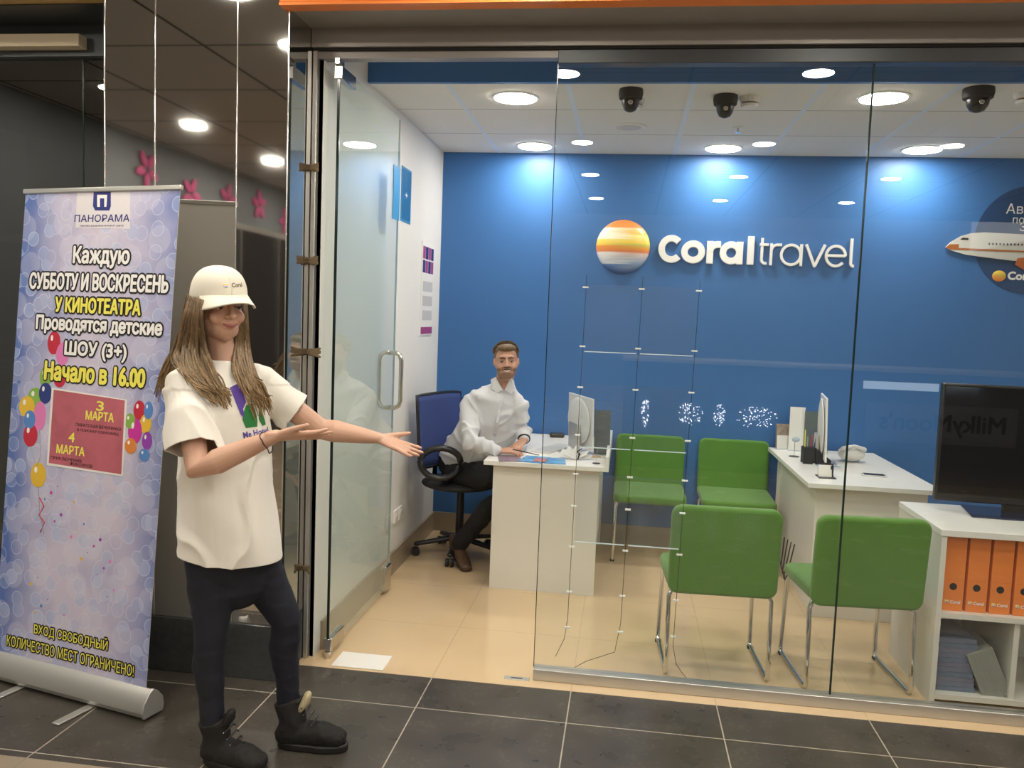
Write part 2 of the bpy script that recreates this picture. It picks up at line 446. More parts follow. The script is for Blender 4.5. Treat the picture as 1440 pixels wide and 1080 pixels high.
# ------------------------------------------------------------------ neighbour shopfront on the left
M['nbeige'] = pbr('beige soffit', (.62, .52, .36), .5, var=.05)
M['nbrown'] = pbr('brown interior wall', (.10, .07, .05), .7, var=.4, vscale=3)
M['ngold'] = pbr('gold strip', (.70, .47, .16), .35, metal=.3)
M['nolive'] = pbr('olive counter', (.25, .23, .03), .6, var=.2)
pane('window_4', -2.50, PX0 - .01, YG + .08, .15, 2.66, 'darkglass'); pane('window_5', -4.2, -2.506, YG + .08, .15, 2.66, 'darkglass')
struct(MB().box(-2.506, -2.50, YG + .073, YG + .087, .15, 2.66).build('trim_24', M['glassedge']))
struct(MB().box(-4.2, PX0, YG + .02, YG + .14, 0, .15).build('baseboard_front', M['granite']))
struct(MB().box(-4.2, PX0, YG + .04, YG + .14, 2.66, 2.80).build('trim_25', M['darkmetal']))
struct(MB().box(-4.2, -2.46, YG - .02, YG + .04, 2.685, 2.74).build('trim_26', M['nbeige'], bevel=.003), 'beige lit strip above neighbour glass')
struct(MB().box(-4.2, PX0, 3.30, YG + .04, 2.795, 2.83).build('trim_27', M['darkmetal']))
struct(MB().box(-4.2, PX0, 3.22, 3.30, 2.80, 3.0).build('trim_28', M['ngold']), 'gold band above neighbour shop')
struct(MB().box(-4.6, -1.44, 5.9, 6.0, 0, 2.95).build('wall_neighbour', M['nbrown']))
struct(MB().box(-4.6, -1.44, YG + .15, 5.9, 2.80, 2.9).build('ceiling', M['nbrown']))
struct(MB().box(-4.7, -4.6, YG, 6, 0, 2.95).build('wall_neighbour', M['nbrown']))
sh = thing('shelf_unit', 'dark brown display shelving behind the tinted glass left of the banner', 'shelf', (-3.6, 5.2, 0))
mb = MB(); mb.box(-4.3, -4.26, 5.0, 5.4, 0, 2.0); mb.box(-2.9, -2.86, 5.0, 5.4, 0, 2.0); mb.box(-4.3, -2.86, 5.38, 5.4, 0, 2.0); mb.build('frame', M['nbrown'], sh)
for z in (.3, .7, 1.1, 1.5, 1.95): MB().box(-4.26, -2.9, 5.0, 5.38, z, z + .03).build('shelf', M['nbrown'], sh)
oc = MB().box(-3.9, -2.7, 4.3, 4.7, 0, .95).box(-3.95, -2.65, 4.25, 4.75, .95, .99).build('counter', M['nolive'], bevel=.01)
tag(oc, 'olive green counter behind the tinted neighbour glass at the far left', 'counter')

# ------------------------------------------------------------------ lamps
def downlight(x, y, z, r, mat, label, group, first=[None]):
    t = thing('ceiling_lamp', label, 'lamp', (x, y, z), group=group)
    MB().lathe([(r + .012, 0), (r + .012, -.004), (r, -.007), (r - .001, -.002), (r - .001, 0)], n=40).build('trim_ring', M['lampring'], None, smooth='auto')
    ring = bpy.data.objects[-1] if False else col.objects[-1]
    ring.parent = t
    d = MB().lathe([(r, -.001), (r * .98, -.009)], n=40).build('led_disc', mat); d.parent = t
    return t
for (x, y, lb) in ((-.628, 4.37, 'large round ceiling lamp near the glass door, left of the cameras'),
                   (-.66, 5.574, 'round ceiling lamp by the blue wall above the seated man'),
                   (1.184, 4.357, 'large round ceiling lamp in front row, right of centre'),
                   (.558, 5.584, 'round ceiling lamp by the blue wall above the white travel lettering'),
                   (1.767, 5.568, 'round ceiling lamp by the blue wall, rightmost of the back row')):
    downlight(x, y, HC, .11, M['lamp'], lb, 'round lamps in the shop ceiling')
for x in (-3.5, -1.86, -.43, 1.0, 2.4):
    for y in (2.75, 2.0, .1, -1.4, -3.0):  # row nearest the shopfront is unseen, added to brighten the front
        if x == -3.5 and y == 2.0: y = 1.85
        downlight(x, y, 3.0, .085, M['lampw'], 'small round mall downlight seen reflected in the glass, except the unseen row added by the shopfront', 'mall ceiling downlights')

# ------------------------------------------------------------------ mall behind the camera (seen in the mirror and in the glass)
M['fac'] = pbr('grey facade', (.20, .22, .23), .5, var=.1)
M['dark'] = pbr('dark booth', (.02, .02, .022), .3)
M['mall'] = pbr('mall wall', (.26, .22, .18), .6, var=.15, vscale=1.5)
struct(MB().box(-4.35, -4.25, -9, 3.25, 0, 4.2).build('wall_mall', M['fac']), 'grey facade across the mall with a dark shopfront')
struct(MB().box(-6, 6, -9.1, -9, 0, 4.2).build('wall_mall', M['mall']))
struct(MB().box(5.9, 6, -9, 3.2, 0, 3.0).build('wall_mall', M['mall']))
bo = thing('shop_booth', 'dark glazed shopfront seen mirrored in the pillar', 'shopfront', (-4.1, -3, 0))
MB().box(-4.24, -4.02, -7.5, .6, 0, 2.36).build('body', M['dark'], bo)
MB().box(-4.24, -4.0, -7.5, .6, 2.36, 2.42).build('cornice', M['alu_plain'], bo)
for k in range(9): MB().box(-4.02, -4.0, -7.5 + k * .95, -7.48 + k * .95, 0, 2.36).build('mullion', M['seam'], bo)
M['amber'] = pbr('amber display', (.55, .25, .06), .5, var=.5, vscale=6, emit=(1, .45, .12), estr=.35)
for k, y in enumerate((-.1, -1.25, -3.6, -5.5)):
    p = MB().box(-4.02, -4.008, y - .28, y + .1, 1.2 + .25 * (k % 2), 2.3).build('poster', M['amber']); tag(p, 'amber lit poster on the dark shopfront, mirrored in the pillar', 'poster', 'amber posters on the booth')
for k in range(6):
    y = .3 - k * .75; z = 2.68 + .06 * math.sin(k * 2.1)
    o = MB()
    for q in range(5):
        a = q * 2 * PI / 5 + k
        o.ell((-4.23, y + .10 * math.cos(a), z + .10 * math.sin(a)), (.012, .075, .04), Matrix.Rotation(a, 3, 'X'))
    o = o.build('sign_shape', M['pink'], smooth=True); tag(o, 'pink petal shape standing in for a sign letter on the grey facade, mirrored in the pillar', 'ornament', 'pink sign shapes on the facade')  # petal shapes stand in for unreadable pink sign letters
# island kiosk whose front reflects in the shop glass
op = thing('mall_kiosk', 'dark mall kiosk whose signed front reflects in the shop glass', 'kiosk', (2.2, -2.3, 0))
M['kiosk'] = pbr('kiosk panel', (.12, .11, .13), .6, var=.2, vscale=2)
MB().box(.0, 4.3, -2.6, -2.04, 0, 1.14).build('body', M['kiosk'], op, bevel=.01)
MB().box(-.03, 4.33, -2.65, -2.0, 1.14, 1.18).build('worktop', M['nbeige'], op, bevel=.01)
MB().box(2.5, 3.98, -2.04, -2.025, .42, .82).build('sign_board', pbr('sign board', (.26, .24, .29), .5), op, bevel=.006)
lettering('sign_text', "MilkyMoon's", (3.86, -2.023, .50), (-1, 0, 0), (0, 0, 1), 1.22, M['ink'], op, bold=.006)
MB().box(2.46, 3.2, -2.04, -2.03, .96, 1.04).build('light_strip', emis('lit strip', (.75, .88, 1), 2.2), op)
gar = MB()
for k in range(230):
    g = random.choice(((.24, .04, .16), (.72, .13, .12), (1.02, .06, .12), (1.40, .22, .11), (1.40, .22, .11)))
    a_ = random.random() * 2 * PI; r = math.sqrt(random.random())
    gar.ell((g[0] + r * g[1] * math.cos(a_), -2.03, .60 + r * g[2] * math.sin(a_)), (.005, .005, .005), n=6, m=4)
g = gar.build('fairy_lights', emis('cold fairy light', (.8, .9, 1), 14)); tag(g, 'cluster of cold white fairy lights reflecting in the glass', 'lights'); g['kind'] = 'stuff'

# ================================================================== GLASS DOOR
dr = struct(thing('door_1', 'open glass door with steel patch fittings and a long loop handle', 'door', (-1.265, YG, 0)))
del dr['category']
DX = -1.265
MB().box(DX - .005, DX + .005, YG + .0, YG + .955, .03, 2.60).build('glass', M['doorglass'], dr)
MB().box(DX - .0055, DX + .0055, YG - .006, YG, .03, 2.60).build('glass_edge', M['glassedge'], dr)
MB().box(DX - .0052, DX + .0052, YG + .955, YG + .957, .03, 2.60).build('glass_edge', M['acrylicedge'], dr)
for z in (.035, 2.545): MB().box(DX - .018, DX + .018, YG - .012, YG + .17, z, z + .055).build('patch_fitting', M['steel'], dr, bevel=.003)
MB().box(DX - .016, DX + .016, YG + .86, YG + .96, .02, .16).build('lock_fitting', M['steel'], dr, bevel=.006)
mb = MB()
hp = []
hy, hz0, hz1, hr = YG + .885, 1.045, 1.345, .052
for sx in (-1, 1):
    a = []
    x0 = DX; x1 = DX + sx * .062
    a = [(x0, hy, hz1), (x1 - sx * .03, hy, hz1), (x1 - sx * .01, hy, hz1 - .012), (x1, hy, hz1 - .04), (x1, hy, hz0 + .04), (x1 - sx * .01, hy, hz0 + .012), (x1 - sx * .03, hy, hz0), (x0, hy, hz0)]
    mb.chain(a, [.0125] * 8, ref=(0, 1, 0), n=12, flat_ends=True)
mb.build('handle', M['steel'], dr, smooth=True)
# pivots and floor plates
MB().box(DX - .012, DX + .012, YG - .03, YG + .03, 2.60, 2.63).build('pivot', M['steel'], dr, bevel=.003)
mb = MB().lathe([(.016, 0), (.016, .03), (.010, .034)], (DX, YG, 0)).build('pivot', M['steel'], dr, smooth='auto')
pl = MB().box(-1.22, -.985, 3.42, 3.575, 0, .004)
pl = pl.build('floor_plate', pbr('white enamel plate', (.86, .84, .80), .3), bevel=.001); tag(pl, 'white rectangular floor spring plate by the door hinge', 'floor plate')
t = thing('floor_lock_plate', 'small white oval lock plate on the beige threshold', 'lock plate', (-.40, 3.47, 0))
MB().box(-.455, -.345, 3.455, 3.488, 0, .003).build('plate', M['alu_plain'], t, bevel=.001); MB().box(-.425, -.375, 3.467, 3.476, .003, .0035).build('slot', M['black'], t)
# tape knots on the metal edge profile
for (py, w, lb) in ((236, .030, 'uppermost'), (367, .035, 'second highest'), (495, .055, 'third highest, widest'), (800, .022, 'lowest')):
    c = W(441, py, YG - .03); mb = MB()
    for k in range(5):
        a = random.uniform(-.4, .4)
        mb.chain([(-1.374, YG - .034, c.z + random.uniform(-.008, .008)), (-1.35 , YG - .045, c.z + random.uniform(-.01, .01)), (-1.362 + w, YG - .05, c.z + a * .05)], [(.006, .003), (.013, .003), (.004, .002)], ref=(0, 1, 0), n=8)
    o = mb.build('tape_knot', M['tape'], smooth=True); tag(o, 'brown tape remnant on the metal door edge, %s of four' % lb, 'tape')
# blue stickers
for (nm, x, y0, y1, z0, z1, mt, lb) in (('poster', DX + .006, 4.33, 4.455, 2.06, 2.34, M['skydecal'], 'light blue sheet stuck on the glass door near its free edge'),
                                        ('poster', XL + .001, 4.76, 4.95, 2.11, 2.40, pbr('mid blue poster', (.02, .16, .38), .3), 'darker blue sheet with a tiny plane on the white wall')):
    MBo = MB().box(x, x + .004, y0, y1, z0, z1)
    if x < DX:
        t = thing(nm, lb, 'poster', (x, y0, z0)); MBo.build('sheet', mt, t)
        MB().box(x, x + .003, y0 - .012, y1 + .012, z0 - .012, z1 + .012).build('border', M['skydecal'], t)
        mb = MB(); mb.ell((x + .004, (y0 + y1) / 2, (z0 + z1) / 2), (.001, .03, .004)); mb.ell((x + .004, (y0 + y1) / 2, (z0 + z1) / 2), (.001, .005, .018)); mb.build('plane_print', M['inkwhite'], t)
    else:
        o = MBo.build(nm, mt); tag(o, lb, 'poster')
# wall calendar
t = thing('wall_calendar', 'three-part wall calendar on the white wall beside the corner', 'calendar', (XL, 5.45, 1.7))
MB().box(XL, XL + .006, 5.27, 5.60, 1.42, 2.03).build('backing', M['paper'], t)
M['magenta'] = pbr('magenta print', (.35, .06, .22), .5, var=.6, vscale=40)
for k in range(4):
    for q in range(2):
        MB().box(XL + .0065, XL + .0075, 5.29 + k * .075, 5.355 + k * .075, 1.83 + q * .09, 1.91 + q * .09).build('picture_block', M['magenta'] if (k + q) % 2 else M['navyink'], t)
MB().box(XL + .0065, XL + .0075, 5.28, 5.59, 1.43, 1.475).build('picture_block', M['magenta'], t)
for r in range(3): MB().box(XL + .0065, XL + .0075, 5.31, 5.57, 1.52 + r * .095, 1.585 + r * .095).build('date_grid', pbr('date grid', (.55, .55, .56), .6), t)
# wall sockets
for i, y in enumerate((4.64, 4.80, 4.90)):
    t = thing('wall_socket', ('white wall socket nearest the door', 'white wall socket, middle of three above the skirting', 'white wall socket nearest the office chair')[i], 'socket', (XL, y, .34), group='sockets on the left wall')
    MB().box(XL, XL + .012, y - .04, y + .04, .30, .38).build('plate', M['white'], t, bevel=.004)
    MB().lathe([(.022, 0), (.02, .004)], n=20, M4=Matrix.Translation((XL + .012, y, .34)) @ Matrix.Rotation(PI / 2, 4, 'Y')).build('outlet', M['lightgrey'], t)

# ================================================================== CEILING DEVICES
for i, (x, y, s, lb) in enumerate(((-.035, 4.22, 1.0, 'black dome camera overlapping a white detector, leftmost of three'), (.431, 4.33, 1.0, 'middle black dome camera on the ceiling, left of a detector'), (1.56, 4.20, 1.15, 'black dome camera farthest right on the ceiling'))):
    t = thing('dome_camera', lb, 'camera', (x, y, HC), group='dome cameras on the ceiling')
    MB().lathe([(.058 * s, 0), (.060 * s, -.02), (.056 * s, -.045), (.048 * s, -.05)], (x, y, HC), 28).build('housing', M['blackmatte'], t, smooth='auto')
    MB().lathe([(.043 * s, -.045), (.044 * s, -.055), (.040 * s, -.078), (.028 * s, -.10), (.012 * s, -.108), (.001, -.11)], (x, y, HC), 28).build('dome', M['black'], t, smooth=True)
    MB().ell((x, y - .042 * s, HC - .07), (.012, .006, .012)).build('lens', M['steel'], t, smooth=True)
for i, (x, y, lb) in enumerate(((-.015, 4.40, 'white smoke detector just behind the leftmost dome camera'), (.552, 4.36, 'white smoke detector right of the middle dome camera'), (1.80, 4.28, 'white smoke detector at the far right of the ceiling'))):
    t = thing('smoke_detector', lb, 'smoke detector', (x, y, HC), group='smoke detectors')
    MB().lathe([(.052, 0), (.052, -.012), (.046, -.02), (.046, -.028)], (x, y, HC), 28).build('base', M['white'], t, smooth='auto')
    MB().lathe([(.036, -.028), (.034, -.036), (.034, -.038)], (x, y, HC), 28).build('grille', M['red'] if False else pbr('detector grille', (.22, .12, .10), .6), t)
    MB().lathe([(.044, -.036), (.038, -.048), (.01, -.052)], (x, y, HC), 28).build('cap', M['white'], t, smooth='auto')
t = thing('ceiling_speaker', 'round white ceiling speaker with a ring grille', 'speaker', (-.042, 5.0, HC))
MB().lathe([(.10, 0), (.098, -.008), (.075, -.01), (.07, -.004)], (-.042, 5.0, HC), 40).build('ring', M['white'], t, smooth='auto')
MB().lathe([(.068, -.003), (.06, -.012), (.001, -.014)], (-.042, 5.0, HC), 40).build('grille', M['lightgrey'], t, smooth='auto')
t = thing('sprinkler', 'small ceiling sprinkler head between the cameras and back lamps', 'sprinkler', (.576, 4.989, HC))
MB().lathe([(.03, 0), (.028, -.006), (.01, -.008)], (.576, 4.989, HC), 24).build('plate', M['white'], t)
MB().lathe([(.006, -.008), (.006, -.03), (.016, -.032), (.016, -.034)], (.576, 4.989, HC), 16).build('nozzle', M['steel'], t)

# ================================================================== WALL SIGN
t = thing('shop_sign', 'striped ball and raised white lettering on the blue wall', 'sign', (.6, YB, 2.07))
m, nt, out = new_mat('striped ball print')
tc = N(nt, 'ShaderNodeTexCoord'); sp = N(nt, 'ShaderNodeSeparateXYZ'); L(nt, tc.outputs['Object'], sp.inputs[0])
# (ball mesh is built around its own origin, radius .183)
xx = math_n(nt, 'DIVIDE', sp.outputs['X'], .183); zz = math_n(nt, 'DIVIDE', sp.outputs['Z'], .183)
def band(stops, nodew=None):
    r = nt.nodes.new('ShaderNodeValToRGB'); r.color_ramp.interpolation = 'LINEAR'
    e = r.color_ramp.elements
    while len(e) < len(stops): e.new(.5)
    for el, (p, c) in zip(e, stops): el.position = p; el.color = (*c, 1)
    return r
zn = math_n(nt, 'MULTIPLY_ADD', zz, -.5, .5)   # 0 top .. 1 bottom
r1 = band([(0, (.75, .22, .05)), (.16, (.80, .30, .08)), (.18, (.85, .62, .25)), (.28, (.9, .55, .1)), (.30, (.95, .80, .30)), (.44, (.95, .65, .08)), (.47, (.55, .55, .12)), (.54, (.80, .35, .05)), (.60, (.75, .2, .08)), (.64, (.80, .62, .55)), (.80, (.35, .48, .70)), (1, (.05, .10, .35))])
r2 = band([(0, (.75, .22, .05)), (.15, (.80, .32, .08)), (.17, (.95, .85, .65)), (.36, (.95, .90, .72)), (.38, (.95, .75, .15)), (.48, (.9, .6, .08)), (.50, (.85, .3, .05)), (.60, (.80, .25, .08)), (.62, (.85, .80, .80)), (.82, (.75, .80, .88)), (.84, (.10, .25, .55)), (1, (.03, .08, .3))])
L(nt, zn, r1.inputs[0]); L(nt, zn, r2.inputs[0])
nz = N(nt, 'ShaderNodeTexNoise', Scale=5.0, Detail=3.0); mp = N(nt, 'ShaderNodeMapping'); mp.inputs['Scale'].default_value = (1.0, 1, 14); L(nt, tc.outputs['Object'], mp.inputs[0]); L(nt, mp.outputs[0], nz.inputs['Vector'])
f = math_n(nt, 'SUBTRACT', math_n(nt, 'MULTIPLY', nz.outputs[0], 2.4), math_n(nt, 'MULTIPLY_ADD', xx, .9, .75))
cl = nt.nodes.new('ShaderNodeClamp'); L(nt, f, cl.inputs[0])
cc = mixc(nt, cl.outputs[0], r1.outputs[0], r2.outputs[0])
b = N(nt, 'ShaderNodeBsdfPrincipled', Roughness=.3); L(nt, cc, b.inputs['Base Color']); L(nt, b.outputs[0], out.inputs[0]); M['ball'] = m
bc = Vector((-.053, YB, 2.07))
mb = MB()
mb.ell((0, 0, 0), (.183, .183, .075), n=48, m=20)
o = mb.build('striped_ball', M['ball'], smooth=True)
o.data.transform(Matrix.Rotation(PI / 2, 4, 'X')); o.location = bc - Vector((0, .015, 0)); put(o, t)
o2 = MB().lathe([(.175, 0), (.175, .03)], n=48, M4=Matrix.Translation((bc.x, YB, bc.z)) @ Matrix.Rotation(PI / 2, 4, 'X')).build('ball_return', M['signside'], t)
def arc(cx, cy, rx, ry, a0, a1, n=20):
    return [(cx + rx * math.cos(math.radians(a0 + (a1 - a0) * i / n)), cy + ry * math.sin(math.radians(a0 + (a1 - a0) * i / n))) for i in range(n + 1)]
def ribbon(mb, pts, w, z0, z1, closed=False):
    n = len(pts); P = [Vector(p) for p in pts]; Lf = []; Rt = []
    for i in range(n):
        if closed: tt = P[(i + 1) % n] - P[i - 1]
        else: tt = P[min(i + 1, n - 1)] - P[max(i - 1, 0)]
        tt.normalize(); nn = Vector((-tt.y, tt.x))
        Lf.append(P[i] + nn * w / 2); Rt.append(P[i] - nn * w / 2)
    v = [(p.x, p.y, z0) for p in Lf] + [(p.x, p.y, z0) for p in Rt] + [(p.x, p.y, z1) for p in Lf] + [(p.x, p.y, z1) for p in Rt]
    f = []
    for i in range(n if closed else n - 1):
        j = (i + 1) % n
        f += [(i, j, n + j, n + i), (2 * n + i, 3 * n + i, 3 * n + j, 2 * n + j), (i, 2 * n + i, 2 * n + j, j), (n + i, n + j, 3 * n + j, 3 * n + i)]
    if not closed:
        f += [(0, n, 3 * n, 2 * n), (n - 1, 3 * n - 1, 4 * n - 1, 2 * n - 1)]
    mb.add(v, f)
SU = .001934   # metres per unit; origin = left of the C on the baseline
SM = Matrix(((SU, 0, 0, .187), (0, 0, -1, YB), (0, SU, 0, 1.974), (0, 0, 0, 1)))
def glyph(ch, x, bold):
    w = 22 if bold else 8.5; h = w / 2; mb = MB(); S = []; XH = 77 if bold else 74
    if ch == 'C': S.append(arc(x + 45, 47, 45 - h, 48 - h, 44, 316, 32))
    if ch == 'o': S.append(('c', arc(x + 41, XH / 2, 41 - h, XH / 2 - h + 1, 0, 348, 29)))
    if ch == 'r':
        S.append([(x + h, 0), (x + h, XH)]); r = 24 if bold else 20
        S.append(arc(x + h + r, XH - h - r, r, r, 180, 95, 12) + [(x + h + r + (12 if bold else 14), XH - h + .5)])
    if ch == 'a':
        r = 39 if bold else 37
        S.append(('c', arc(x + r, XH / 2, r - h, XH / 2 - h + 1, 0, 348, 29))); S.append([(x + 2 * r - h + 1, 0), (x + 2 * r - h + 1, XH)])
    if ch == 'l':
        S.append([(x + h, 0), (x + h, 97)] if bold else [(x + h, 97), (x + h, 14)] + arc(x + h + 10, 14, 10, 10, 180, 275, 8))
    if ch == 't':
        S.append([(x + 8, 92), (x + 8, 18)] + arc(x + 21, 18, 13, 13, 180, 290, 10)); S.append([(x, XH - h), (x + 30, XH - h)])
    if ch == 'v': S.append([(x, XH), (x + 31, 0), (x + 31.5, 0)]); S.append([(x + 31, 0), (x + 62, XH)])
    if ch == 'e':
        S.append(arc(x + 36, XH / 2, 36 - h, XH / 2 - h + 1, 2, 318, 30)); S.append([(x + h, XH / 2 + 1), (x + 72 - h, XH / 2 + 1)])
    for s in S:
        c = isinstance(s, tuple)
        pts = s[1] if c else s
        ribbon(mb, pts, w, .012, .028 + .0012 * S.index(s), c)
    mf = mb
    return mf
x = 0
for ch, xs, bold in (('C', 0, 1), ('o', 79, 1), ('r', 167, 1), ('a', 211, 1), ('l', 305, 1), ('t', 346, 0), ('r', 381, 0), ('a', 415, 0), ('v', 501, 0), ('e', 564, 0), ('l', 646, 0)):
    mb = glyph(ch, xs, bold); mb.v = [SM @ p for p in mb.v]
    o = mb.build('letter', M['signwhite'], t)
    mb = glyph(ch, xs, bold); mb.v = [SM @ Vector((p.x + 1.0, p.y - 1.5, p.z - .012)) for p in mb.v]
    mb.build('letter_return', M['signside'], o)
# round sticker with aeroplane
t = thing('round_decal', 'dark blue round wall decal with a white aeroplane, at the right', 'decal', (2.554, YB, 2.18))
MB().lathe([(.347, 0), (.347, .004)], n=72, M4=Matrix.Translation((2.554, YB, 2.18)) @ Matrix.Rotation(PI / 2, 4, 'X')).build('disc', M['darkblue'], t)
yf = YB - .006
M['plane'] = pbr('plane print white', (.66, .66, .62), .4)
def flatshape(name, pts, z, mat, thick=.004):
    mb = MB(); mb.prism(pts, 0, thick, M4=Matrix(((1, 0, 0, 0), (0, 0, -1, YB - z), (0, 1, 0, 0), (0, 0, 0, 1))))
    return mb.build(name, mat, t)
fus = [(2.03, 2.12), (2.06, 2.155), (2.12, 2.195), (2.18, 2.215), (2.26, 2.222), (3.0, 2.20), (3.0, 2.04), (2.45, 2.045), (2.30, 2.06), (2.16, 2.075), (2.07, 2.10)]
flatshape('fuselage', fus, .008, M['plane'], .01)
flatshape('nose_band', [(2.028, 2.118), (2.055, 2.14), (2.11, 2.142), (2.11, 2.118), (3.0, 2.10), (3.0, 2.09), (2.2, 2.105), (2.06, 2.108)], .019, pbr('plane orange', (.45, .14, .03), .4), .001)
flatshape('engine', [(2.46, 2.02), (2.47, 2.06), (2.56, 2.075), (2.75, 2.06), (2.75, 1.99), (2.52, 1.985)], .019, pbr('engine orange', (.50, .13, .03), .4), .002)
flatshape('cockpit_window', [(2.115, 2.172), (2.13, 2.185), (2.165, 2.183), (2.165, 2.172)], .019, M['ink'], .001)
for k in range(14): flatshape('cabin_window', [(2.29 + k * .022, 2.142), (2.29 + k * .022, 2.155), (2.298 + k * .022, 2.155), (2.298 + k * .022, 2.142)], .019, M['ink'], .001)
for s_, x_, z_, w_ in (('Авиа', 2.385, 2.345, .20), ('по в', 2.43, 2.285, .125), ('Зд', 2.475, 2.225, .085)):
    lettering('lettering', s_, (x_, YB - .005, z_), (1, 0, 0), (0, 0, 1), w_, M['inkwhite'], t)
o = MB().ell((2.375, YB - .006, 1.945), (.042, .004, .036), n=24).build('small_ball', M['ball'], t, smooth=True)
o.data.transform(Matrix.Translation((-2.375, 0, -1.945))); o.data.transform(Matrix.Scale(1, 4)); o.matrix_parent_inverse = Matrix.Identity(4); o.matrix_basis = wm(t).inverted() @ Matrix.Translation((2.375, 0, 1.945))
lettering('lettering', 'Coral', (2.43, YB - .005, 1.925), (1, 0, 0), (0, 0, 1), .155, M['inkwhite'], t, bold=.003)

# ================================================================== DESKS
def desk(name, label, x0, x1, y0, y1, px0, px1, py0, py1, zt=.75):
    t = thing(name, label, 'desk', ((x0 + x1) / 2, (y0 + y1) / 2, 0))
    MB().box(x0, x1, y0, y1, zt - .025, zt).build('desktop', M['desktop'], t, bevel=.002)
    MB().box(px0, px1, py0, py0 + .022, 0, zt - .025).build('end_panel', M['desk'], t, bevel=.001)
    MB().box(px0, px1, py1 - .022, py1, 0, zt - .025).build('end_panel', M['desk'], t, bevel=.001)
    return t
d1 = desk('office_desk', 'white office desk at the left, where the man sits', -.765, -.062, 4.585, 5.79, -.716, -.115, 4.636, 5.76)
MB().box(-.14, -.118, 4.66, 5.74, .25, .725).build('modesty_panel', M['desk'], d1)
MB().box(-.082, -.062, 4.585, 5.74, .75, .81).build('edge_screen', M['desktop'], d1, bevel=.002)
d2 = desk('office_desk', 'white office desk at the right behind the green chairs', .985, 1.665, 4.50, 5.76, 1.05, 1.62, 4.60, 5.74)
MB().box(1.07, 1.09, 4.62, 5.72, .0, .725).build('modesty_panel', M['desk'], d2)
MB().box(1.088, 1.40, 4.66, 5.1, .05, .70).build('drawer_box', M['desk'], d2)
mb = MB()
for k in range(5): mb.chain([(1.03 - .01 * k, 4.95 + .05 * k, .3), (1.0, 5.0 + .05 * k, .05 + .02 * k), (1.03, 5.1, .02)], [.004] * 3, n=6)
o = mb.build('power_cable', M['cable']); tag(o, 'tangled black cables hanging beside the right desk panel', 'cable')

def monitor(label, c0, c1, z0, z1, yaw_side, tilt=.05):
    """all in one computer; c0,c1 = bottom edge ends (x,y)"""
    a = Vector((*c0, 0)); b = Vector((*c1, 0)); X = (b - a).normalized(); w = (b - a).length
    Nn = Vector((X.y, -X.x, 0)) * yaw_side; mid = (a + b) / 2
    R = Matrix(((X.x, Nn.x, 0, mid.x), (X.y, Nn.y, 0, mid.y), (0, 0, 1, 0), (0, 0, 0, 1)))
    t = thing('desktop_computer', label, 'computer', (mid.x, mid.y, z0 - .05))
    T = R @ Matrix.Translation((0, 0, z0)) @ Matrix.Rotation(tilt, 4, 'X')
    h = z1 - z0
    mb = MB(); mb.box(-w / 2, w / 2, -.008, .004, 0, h); mb.v = [T @ p for p in mb.v]; mb.build('shell', M['imac'], t, bevel=.003)
    mb = MB(); mb.ell((0, .012, h * .5), (w * .46, .016, h * .46), n=28); mb.v = [T @ p for p in mb.v]; mb.build('back_bulge', M['imac'], t, smooth=True)
    mb = MB(); mb.box(-w / 2 + .01, w / 2 - .01, -.010, -.0085, .05, h - .01); mb.v = [T @ p for p in mb.v]; mb.build('screen', M['black'], t)
    mb = MB(); mb.box(-.08, .08, .03, .05, .7505 - z0, .14); mb.box(-.09, .09, -.08, .12, .7505 - z0, .757 - z0); mb.v = [R @ Matrix.Translation((0, 0, z0)) @ p for p in mb.v]; mb.build('stand', M['alu_plain'], t, bevel=.004)
    return t
monitor('white all-in-one computer on the left desk, seen from its back', (-.165, 4.83), (-.33, 5.22), .80, 1.105, -1, tilt=-.03)
monitor('white all-in-one computer on the right desk, seen edge-on', (1.245, 5.42), (1.182, 5.0), .785, 1.16, 1, tilt=-.04)

def holder(label, x, y, w, h, ang, mats, yz=.75, name='leaflet_holder'):
    t = thing(name, label, 'leaflet holder', (x, y, yz), ang)
    LOCAL.add(t.name)
    MB().box(-w / 2, w / 2, -.03, .04, 0, .004).build('base', M['acrylicedge'], t)
    mb = MB(); mb.box(-w / 2 + .003, w / 2 - .003, -.01, .012, .005, h, Matrix.Rotation(-.1, 4, 'X')); mb.build('leaflets', mats[0], t)
    mb = MB(); mb.box(-w / 2, w / 2, -.016, -.014, .004, h * .55, Matrix.Rotation(-.1, 4, 'X')); mb.build('front_panel', mats[1], t)
    return t
M['brochure'] = pbr('brochure print', (.35, .28, .22), .5, var=.8, vscale=35)
M['greyleaf'] = pbr('grey green leaflet', (.10, .13, .13), .5, var=.2, vscale=20)
holder('upright leaflet holder with grey leaflets beside the left computer', -.085 - .03, 5.02, .10, .27, .15, (M['greyleaf'], M['acrylic']))
holder('leaflet stand with a printed picture at the left end of the right desk', 1.075, 5.70, .11, .17, .3, (M['brochure'], M['paper']))
holder('tall white leaflet stand on the right desk', 1.145, 5.66, .10, .29, -.1, (M['paper'], M['paper']))
holder('tall grey leaflet stand beside the white one on the right desk', 1.23, 5.62, .095, .27, -.1, (M['greyleaf'], M['acrylic']))
